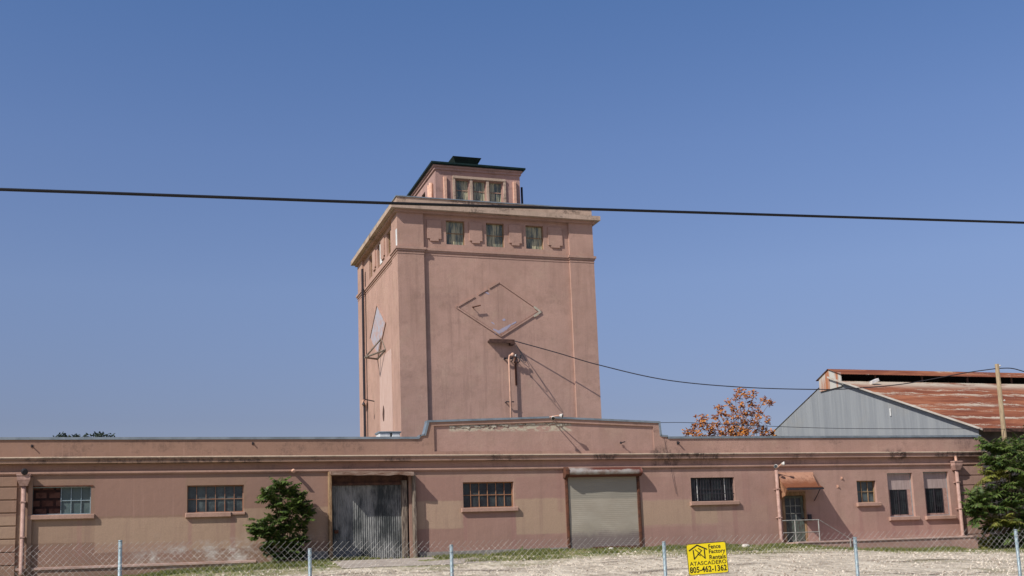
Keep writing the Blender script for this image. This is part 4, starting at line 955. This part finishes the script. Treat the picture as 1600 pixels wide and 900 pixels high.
# service drop: straight run in plan from the tower bracket to the pole
start = atY(803, 532.5, Yd-.3); end = Vector((pt.x, PYp, pt.z-.22))
def onspan(px, py, a, b2):   # point on the vertical plane through a,b2 seen at px,py
    d = ray(px, py); n_ = (b2-a).cross(Vector((0, 0, 1))); return d*(a.dot(n_)/d.dot(n_))
pts_ = [start] + [onspan(px, py, start, end) for px, py in ((870, 551), (935, 570), (1040, 593.5), (1160, 605), (1285, 608.5), (1346, 606), (1418, 599), (1506, 583))] + [end]
span(pts_, .026, 'service_cable', 'dark service cable sagging from the tower bracket to the wooden pole', 'cable', m='darkwire')
e2 = end+Vector((9, -.8, -.9)); span([end, onspan(1580, 575.5, end, e2), onspan(1600, 580.5, end, e2), onspan(1640, 592, end, e2)], .026, 'service_cable', 'short dark cable running from the top of the wooden pole off to the right', 'cable', m='darkwire')
a = Vector((19.5, D+.2, 5.08)); b2 = Vector((pt.x, PYp-.1, atY(1563, 671, PYp).z))
span([a]+[onspan(px, py, a, b2) for px, py in ((1084, 660.6), (1204, 666), (1320, 669.4), (1500, 670))]+[b2], .012, 'telephone_wire', 'thin wire stretched low along the top of the warehouse parapet on the right', 'wire', m='darkwire')
a = atY(0, 296, 12.0); b2 = atY(1600, 348, 12.0); dd_ = (b2-a)
pts_ = [a-dd_*.9+Vector((0, 0, .1)), a-dd_*.3] + [atY(px, py, 12.0) for px, py in ((0, 296), (300, 306.5), (612, 317.5), (960, 328), (1280, 338), (1600, 348))] + [b2+dd_*.3, b2+dd_*.9]
span(pts_, .0175, 'overhead_cable', 'thick black overhead cable crossing the whole sky in front of the tower', 'cable', n=8)

# ------------------------------------------------------------------ vegetation
def frond(mb, p, d, L, leaf=.15, wdt=.045, pairs=9, droop=.9, stem=None):
    p = Vector(p); d = Vector(d).normalized(); side = d.cross(Vector((0, 0, 1)))
    if side.length < .05: side = Vector((1, 0, 0))
    side.normalize(); pos = p.copy(); dirv = d.copy(); st = L/pairs; prev = pos.copy(); path = [pos.copy()]
    for i in range(pairs):
        dirv = (dirv+Vector((0, 0, -droop*st*1.2))).normalized(); pos = pos+dirv*st; path.append(pos.copy())
        t = (i+1)/pairs; ll = leaf*(.55+.9*math.sin(math.pi*min(1, .25+.75*t)))*U(.8, 1.15)
        up = side.cross(dirv).normalized()
        for s_ in (-1, 1):
            ld = (side*s_*U(.85, 1.1)+dirv*U(.35, .75)+Vector((0, 0, -U(.25, .7)))).normalized()
            w_ = (ld.cross(up)); 
            if w_.length < .1: continue
            w_ = w_.normalized()*wdt*.5*U(.8, 1.2)
            q = pos+dirv*U(-.02, .02)
            mb.add([q, q+ld*ll*.35+w_, q+ld*ll+Vector((0, 0, -ll*.18)), q+ld*ll*.35-w_], [(0, 1, 2, 3)])
    if stem is not None: stem.tube(path[::3]+[path[-1]] if len(path) > 4 else path, .006, 3, False)
def whorl(mb, p, axis, nf, L, stem=None, **kw):
    axis = Vector(axis).normalized(); a = axis.orthogonal().normalized(); b_ = axis.cross(a)
    for i in range(nf):
        t = i*2.39996+U(-.3, .3); el = U(.15, 1.1)
        d = (a*math.cos(t)+b_*math.sin(t))*math.cos(el)+axis*math.sin(el)
        if d.z < -.25: d.z *= -.4
        frond(mb, Vector(p)-axis*U(0, .35), d, L*U(.65, 1.15), stem=stem, **kw)
def limb(mb, a, b_, r0, r1, wob=.1, n=6):
    a, b_ = Vector(a), Vector(b_); pts = []
    for i in range(n+1):
        t = i/n; q = a.lerp(b_, t); k = math.sin(math.pi*t)*wob*(b_-a).length
        pts.append(q+Vector((mnoise.noise(Vector((a.x*3+t*2, b_.z, 1)))*k, mnoise.noise(Vector((a.y*3+t*2, b_.x, 7)))*k, 0)))
    mb.tube(pts, r0, 7, True, r1); return pts

# shrub beside the sliding door : (px, py, y, spread)
def ail(name, root, tips, label, cat, L, nf, seed, leafk=None, yellow=0):
    random.seed(seed)
    t = thing(name, root, label, cat); lf = MB(); st = MB(); ye = MB()
    R_ = Vector(root)
    stems = {}
    for (px, py, Y, k) in tips:
        tp = atY(px, py, Y)
        mid = Vector((R_.x*.6+tp.x*.4+U(-.15, .15), R_.y*.55+tp.y*.45, R_.z+(tp.z-R_.z)*U(.35, .55)))
        limb(st, R_+Vector((U(-.12, .12), U(-.05, .05), 0)), mid, .035*k, .022*k, .1); limb(st, mid, tp, .022*k, .008, .1)
        whorl(ye if rnd() < yellow else lf, tp, (tp-mid).normalized()*.6+Vector((0, 0, .7)), int(nf*k), L*k, st, **(leafk or {}))
    lf.build('foliage', M['leaf'], t); st.build('trunk', M['bark'], t)
    if ye.v: ye.build('yellowing_foliage', M['leafyel'], t)
    return t
r0_ = Vector((wx(446, 870, 39.4), 39.35, gz(3.4, 39.0)))
ail('tree_of_heaven_shrub', r0_, [(437, 752, 39.2, .9), (418, 768, 39.0, .8), (450, 765, 39.3, 1), (470, 785, 39.4, 1), (480, 795, 39.3, .8), (430, 782, 39.0, .7), (455, 788, 39.1, 1), (468, 768, 39.5, .7),
     (402, 812, 38.9, .9), (415, 822, 38.8, 1), (432, 812, 39.0, 1), (400, 828, 39.1, .7), (448, 818, 39.2, 1), (425, 838, 38.9, 1), (445, 842, 39.1, 1), (465, 838, 39.3, .8), (455, 856, 39.2, .9), (435, 860, 39.2, .9), (472, 815, 39.4, .7), (440, 800, 39.3, .9), (468, 858, 39.4, .7), (415, 852, 39.3, .6)],
    'dark green leafy shrub growing against the wall left of the sliding freight door', 'shrub', .50, 22, 3, dict(leaf=.155, wdt=.070, pairs=9))
tr = Vector((wx(1578, 858, 38.8), 38.6, -.42))
tips = [(1548, 692, 38.8, .95), (1560, 700, 38.6, 1.1), (1580, 695, 38.9, 1.1), (1600, 700, 39, 1.1), (1618, 690, 39, 1.1), (1552, 715, 38.4, .95), (1572, 722, 38.2, 1.1), (1596, 726, 38.4, 1.1), (1552, 740, 38.6, 1), (1585, 748, 38.4, 1.1), (1608, 742, 38.6, 1.1), (1565, 762, 38.4, 1.1),
        (1545, 768, 38.8, .9), (1524, 774, 38.3, .75), (1519, 787, 38.5, .65), (1530, 782, 38.2, .8), (1526, 800, 38.5, .75), (1535, 790, 38.6, .8), (1558, 790, 38.4, 1), (1580, 785, 38.2, 1.1), (1604, 778, 38.5, 1.1),
        (1565, 812, 38.3, 1), (1590, 808, 38.4, 1.1), (1610, 815, 38.6, 1.1), (1550, 818, 38.8, .9), (1575, 832, 38.5, 1), (1600, 840, 38.6, 1.1), (1560, 842, 38.8, .8), (1590, 850, 38.6, .8), (1630, 760, 38.6, 1.2), (1630, 820, 38.6, 1.2), (1540, 842, 38.8, .6)]
ail('tree_of_heaven', tr, tips, 'bushy green tree with long compound leaves at the right end of the warehouse', 'tree', .82, 20, 11, dict(leaf=.21, wdt=.066, pairs=12), yellow=.08)
# autumn tree behind the warehouse
random.seed(21)
OY = 55.0
ot = Vector((atY(1150, 690, OY).x, OY, -.5))
t = thing('autumn_tree', ot, 'small tree with sparse orange and maroon leaves showing above the warehouse roof', 'tree')
lf = MB(); st = MB()
fork = Vector((ot.x, OY, 3.2)); limb(st, ot, fork, .22, .14, .05)
def leafclump(mb, c, r, n, s):
    for _ in range(n):
        d = Vector((U(-1, 1), U(-1, 1), U(-1, 1)))
        if d.length > 1: d.normalize()
        q = Vector(c)+d*r; a = Vector((U(-1, 1), U(-1, 1), U(-.8, .6))).normalized(); b_ = a.orthogonal().normalized()*s*.38
        L_ = a*s*U(.8, 1.3); mb.add([q, q+L_*.45+b_, q+L_, q+L_*.45-b_], [(0, 1, 2, 3)])
tp = [(1159, 612), (1150, 620), (1168, 618), (1178, 617), (1195, 625), (1204, 628), (1140, 628), (1156, 632), (1172, 632), (1186, 636), (1146, 640), (1132, 643), (1122, 640), (1164, 645), (1150, 652), (1136, 652), (1121, 652),
      (1176, 648), (1190, 650), (1160, 658), (1146, 662), (1170, 660), (1184, 660), (1132, 664), (1117, 664), (1104, 655), (1095, 655), (1200, 657), (1092, 666), (1083, 668), (1105, 667), (1072, 677), (1082, 679), (1095, 679), (1112, 676), (1126, 675), (1142, 674), (1156, 672), (1168, 674), (1186, 673), (1199, 668), (1203, 678), (1190, 680), (1150, 682), (1135, 684), (1165, 684), (1120, 686), (1105, 686)]
subs = [fork+Vector((dx, dy, dz)) for dx, dy, dz in ((-1.3, .3, 1.2), (-.6, -.4, 1.8), (.1, .4, 2.2), (.7, -.3, 1.6), (1.0, .4, 1.0))]
for q in subs: limb(st, fork, q, .09, .05, .1)
for (px, py) in tp:
    Yq = OY+U(-1.3, 1.3); c = atY(px, py, Yq); q = min(subs, key=lambda z: (z-c).length+U(0, .5)); limb(st, q, c, .028, .009, .15)
    for _ in range(2): leafclump(lf, c+Vector((U(-.15, .15), U(-.2, .2), U(-.12, .12))), U(.12, .24), 26, .155)
    m_ = q.lerp(c, U(.5, .8)); leafclump(lf, m_, .16, 5, .16)
lf.build('foliage', M['leaforange'], t); st.build('trunk', M['bark'], t)
# distant trees at the left
for i, (px, pyt, w_, lab) in enumerate(((157, 669, 1.9, 'dark distant treetop peeking over the roof at far left, the widest of three'), (116, 673.5, .8, 'small dark distant treetop over the roof, between the widest one and a tiny tuft'), (97, 675, .35, 'tiny dark tuft of a distant tree, leftmost above the warehouse roof'))):
    random.seed(40+i); Yq = 95.0; tp_ = atY(px, pyt, Yq)
    t = thing('distant_tree', (tp_.x, Yq, -.6), lab, 'tree', 'distant trees over the roof at the left'); lf = MB(); st = MB()
    st.tube([(tp_.x, Yq, -.6), (tp_.x+.1, Yq, tp_.z*.5), (tp_.x, Yq, tp_.z-.8)], .25, 7, True, .1)
    for k in range(34 if i == 0 else 20):
        a = U(0, 6.28); rr = w_*math.sqrt(rnd())*.55; zz = tp_.z-.4-U(0, 1)**1.2*3.2-rr*.35
        c = Vector((tp_.x+rr*math.cos(a)*1.0, Yq+rr*math.sin(a), zz)); limb(st, (tp_.x, Yq, max(zz-1.2, 2)), c, .05, .02, .1, 3)
        leafclump(lf, c, U(.3, .55), 75, .22)
    lf.build('foliage', M['leafdark'], t); st.build('trunk', M['bark'], t)
# grass tufts in the strip by the wall
random.seed(5); gm = MB()
cnt = 0
while cnt < 52000:
    x = U(-3, 38); y = 39.92-abs(random.gauss(0, 1.9))
    if x > wx(1222, 850)-.1 and x < wxr and y > 38.75: y -= 1.2
    if 6.2 < x < 9.8 and y < 39.5: continue
    dn = mnoise.noise(Vector((x*.5, y*.9, 0)))
    if dn < -.05+.10*(39.6-y) and rnd() < .93: continue
    z = gz(x, y); h = U(.04, .13)*(1.5 if dn > .25 else 1); a = U(0, 6.28); wv = Vector((math.cos(a), math.sin(a), 0))*.012
    lean = Vector((U(-.05, .05), U(-.05, .05), h)); q = Vector((x, y, z-.01)); gm.add([q-wv, q+wv, q+lean], [(0, 1, 2)]); cnt += 1
tag(gm.build('grass', M['grassblade']), kind='stuff', label='thin green and straw grass along the foot of the warehouse wall', cat='grass')
# loose stones of the gravel lot
random.seed(9); gs = MB()
for _ in range(16000):
    y = U(19, 38.2); x = -4+(y*1.0+2)*rnd(); r_ = U(.014, .038)*(1 if rnd() < .95 else 1.8); z = gz(x, y)
    p4 = [(x+r_*U(.8, 1.3)*math.cos(a), y+r_*U(.8, 1.3)*math.sin(a), z-.01) for a in (0.3, 1.6, 2.9, 4.2, 5.4)]
    gs.add(p4+[(x+U(-.3, .3)*r_, y+U(-.3, .3)*r_, z+r_*U(.6, 1.1))], [(0, 1, 5), (1, 2, 5), (2, 3, 5), (3, 4, 5), (4, 0, 5)])
def stonem():
    t = NT('gravel_stone'); r_ = t.n('ShaderNodeNewGeometry').outputs['Random Per Island']
    return t.fin(t.mix(r_, (.20, .15, .11), (.70, .61, .49)), .9)
tag(gs.build('gravel', stonem()), kind='stuff', label='loose pale gravel stones scattered over the lot behind the fence', cat='gravel')
# weed tuft at the wall foot below the orange-barred window
a = atY(812, 858, 39.8); t = thing('weed', (a.x, 39.8, gz(a.x, 39.6)), 'small bushy green weed at the wall foot between the barred window and the roller shutter', 'weed'); lf = MB()
whorl(lf, (a.x, 39.8, gz(a.x, 39.6)+.12), (0, 0, 1), 14, .25, leaf=.09, wdt=.04, pairs=5); lf.build('foliage', M['leaf'], t)
st = MB(); st.tube([(a.x, 39.8, gz(a.x, 39.6)-.02), (a.x, 39.8, gz(a.x, 39.6)+.2)], .01, 5); st.build('stem', M['bark'], t)
# pale stones lying in the grass
for px, py, r_, lab in ((1165, 855, .16, 'flat white stone lying in the grass behind the yellow sign'), (828, 862, .09, 'small pale block at the wall foot just right of the green weed'), (955, 858, .10, 'small pale rock at the foot of the roller shutter')):
    yq = 39.3 if px != 1165 else 38.6; c = atY(px, py, yq); k = MB(); zz = gz(c.x, yq)
    random.seed(int(px)); k.lathe((c.x, yq, zz-.02), (0, 0, 1), [(0, r_), (r_*.4, r_*1.1), (r_*.75, r_*.7), (r_*.85, r_*.25)], 8)
    k.v = [(v[0]*1+U(-.02, .02), v[1]+U(-.02, .02), v[2]+U(-.01, .01)) for v in k.v]
    tag(k.build('stone', plain('pale_stone', (.6, .56, .5), (.45, .4, .35), 6, .9)), lab, 'stone')

# ------------------------------------------------------------------ chain link fence
FA, FB = Vector((-4.2, fenceY(-4.2), 0)), Vector((16.0, fenceY(16.0), 0)); fd = (FB-FA).normalized(); fl_ = (FB-FA).length
fn = Vector((fd.y, -fd.x, 0))          # towards the camera
def onfence(px, py, off=0):
    d = ray(px, py); a = FA+fn*off; return d*(a.dot(fn)/d.dot(fn))
toppx = [(-80, 858), (0, 857), (100, 853), (240, 848.5), (500, 849), (704, 848), (1000, 842.5), (1300, 835), (1600, 826), (1680, 824)]
tops = []
for px, py in toppx: q = onfence(px, py); tops.append(((q-FA).dot(fd), q.z))
def ftop(u):
    for (a, za), (b_, zb) in zip(tops, tops[1:]):
        if a <= u <= b_: return za+(zb-za)*(u-a)/(b_-a)
    return tops[0][1] if u < tops[0][0] else tops[-1][1]
FE = thing('chain_link_fence', (FA.x, FA.y, gz(FA.x, FA.y)), 'galvanised chain link fence on thin round posts running along the gravel lot in front', 'fence')
cw = .044; chh = .088; me_ = MB(); ns = int(fl_/cw); r_ = .0018
for i in range(ns):
    u = (i+.5)*cw; zt_ = ftop(u); P0 = FA+fd*u; zb_ = gz(P0.x, P0.y)+.03; nrow = int((zt_-zb_)/(chh/2))
    pts = []
    for j in range(nrow+1):
        s_ = (1 if (j+i) % 2 else -1)*cw*.52; q = P0+fd*(s_+.012*mnoise.noise(Vector((u*.8, j*.15, 0))))+fn*(.003*(1 if j % 2 else -1)+.03*mnoise.noise(Vector((u*.6, j*.08, 5)))); pts.append(Vector((q.x, q.y, zt_-j*chh/2)))
    a = pts[0]; b_ = pts[1]; pts = ([a+(a-b_)*.6] + pts) if i % 2 else pts[1:]       # twisted barb sticking up
    me_.tube(pts, r_, 3, False)
tag(me_.build('chain_link_mesh', M['wire'], FE))
k = MB(); pts = []
for i in range(60): u = fl_*i/59; P0 = FA+fd*u; pts.append((P0.x, P0.y, gz(P0.x, P0.y)+.06))
k.tube(pts, .003, 4); k.build('tension_wire', M['wire'], FE)
for px, py in ((188, 844), (484, 857), (705, 851), (1037, 846), (1335.5, 839), (1586.5, 827)):
    q = onfence(px, py, -.04); k = MB(); zb_ = gz(q.x, q.y)
    k.tube([(q.x, q.y, zb_-.1), (q.x, q.y, q.z-.012)], .026, 12); k.lathe((q.x, q.y, q.z-.02), (0, 0, 1), [(0, .028), (.015, .028), (.02, .02)], 12)
    o = k.build('post', M['post'], FE, True)
    s_ = MB(); zz = q.z-.10
    while zz > zb_+.1: s_.tube([Vector((q.x, q.y, zz))+fn*.03-fd*.03, Vector((q.x, q.y, zz+.01))+fn*.045, Vector((q.x, q.y, zz))+fn*.03+fd*.03], .003, 4); zz -= .32
    s_.build('wire_tie', M['wire'], o)

# ------------------------------------------------------------------ yellow sign hanging on the fence
tl, trr, br, bl = [onfence(px, py, .03) for px, py in ((1072.3, 850.6), (1134.4, 845.4), (1137.6, 894.6), (1075.8, 899.4))]
ux = ((trr-tl)+(br-bl)).normalized(); Wd = ((trr-tl).length+(br-bl).length)/2; Hh = ((bl-tl).length+(br-trr).length)/2
cen = (tl+trr+br+bl)/4; uy = (fn.cross(ux)).normalized()
if uy.z < 0: uy = -uy
SG = thing('fence_sign', cen-uy*Hh/2, 'small yellow metal rental sign with black lettering and house emblem hung on the fence', 'sign')
def SP(u, v, d=0): return cen+ux*((u-.5)*Wd)+uy*((.5-v)*Hh)+fn*d
k = MB(); k.obox(cen, ux, uy, fn, Wd/2, Hh/2, .002)
SGP = k.build('panel', plain('yellow_sign_enamel', (.80, .62, .012), (.74, .57, .012), 5, .4, bumpk=.03), SG)
k = MB()
for (u0, u1, v0, v1) in ((0, 1, 0, .014), (0, 1, .986, 1), (0, .011, .014, .986), (.989, 1, .014, .986)):
    k.obox(SP((u0+u1)/2, (v0+v1)/2, .0035), ux, uy, fn, (u1-u0)/2*Wd, (v1-v0)/2*Hh, .001)
INK = plain('black_sign_ink', (.012, .011, .012), None, 4, .5, 0, 0)
k.build('border', INK, SG)
k = MB()
def stroke(a, b_, w_=.014, lift=0):
    A_, B_ = SP(*a), SP(*b_); d = (B_-A_); L_ = d.length; d.normalize(); k.obox((A_+B_)/2+fn*(.0035+lift), d, fn.cross(d), fn, L_/2+w_*.35, w_/2, .0008)
# house emblem, read from the photograph
stroke((.065, .215), (.275, .055), .018); stroke((.275, .055), (.505, .205), .018, .0002)
stroke((.165, .215), (.175, .49), .016, .0004); stroke((.175, .49), (.375, .235), .012, .0006)
stroke((.445, .215), (.445, .49), .016, .0008); stroke((.445, .49), (.215, .19), .012, .001); stroke((.375, .235), (.30, .16), .011, .0012)
stroke((.265, .33), (.335, .40), .010, .0014)
k.build('house_emblem', INK, SG)
dg = None
def text(s_, u0, u1, v0, v1, bold=.02, serif=True):
    cu = bpy.data.curves.new('txt', 'FONT'); cu.body = s_; cu.size = 1; cu.offset = bold; cu.extrude = .0; cu.space_character = 1.03
    ob = bpy.data.objects.new('txt', cu); COL.objects.link(ob); bpy.context.view_layer.update()
    ev = ob.evaluated_get(bpy.context.evaluated_depsgraph_get()); me = bpy.data.meshes.new_from_object(ev)
    V = [v.co.copy() for v in me.vertices]; Fc = [tuple(p.vertices) for p in me.polygons]
    bpy.data.objects.remove(ob); bpy.data.curves.remove(cu); bpy.data.meshes.remove(me)
    xa, xb = min(v.x for v in V), max(v.x for v in V); ya, yb = min(v.y for v in V), max(v.y for v in V)
    m = MB()
    m.add([SP(u0+(u1-u0)*(v.x-xa)/(xb-xa), v1-(v1-v0)*(v.y-ya)/(yb-ya), .0032) for v in V], Fc)
    return m
m = MB()
for a in (('Fence', .555, .86, .06, .205, .024), ('Factory', .555, .97, .22, .39, .024), ('Rentals', .555, .965, .40, .545, .024)):
    q = text(*a); m.add(q.v, q.f)
m.build('company_lettering', INK, SG)
text('ATASCADERO', .045, .97, .575, .70, .014).build('town_lettering', INK, SG)
text('805-462-1362', .035, .965, .735, .93, .026).build('phone_number', INK, SG)
k = MB()
for u, v in ((.03, .03), (.97, .03), (.03, .97), (.97, .97)): c = SP(u, v, .004); k.tube([c-ux*.012+fn*.002, c+ux*.012+fn*.002], .002, 4)
k.build('wire_tie', M['wire'], SG)
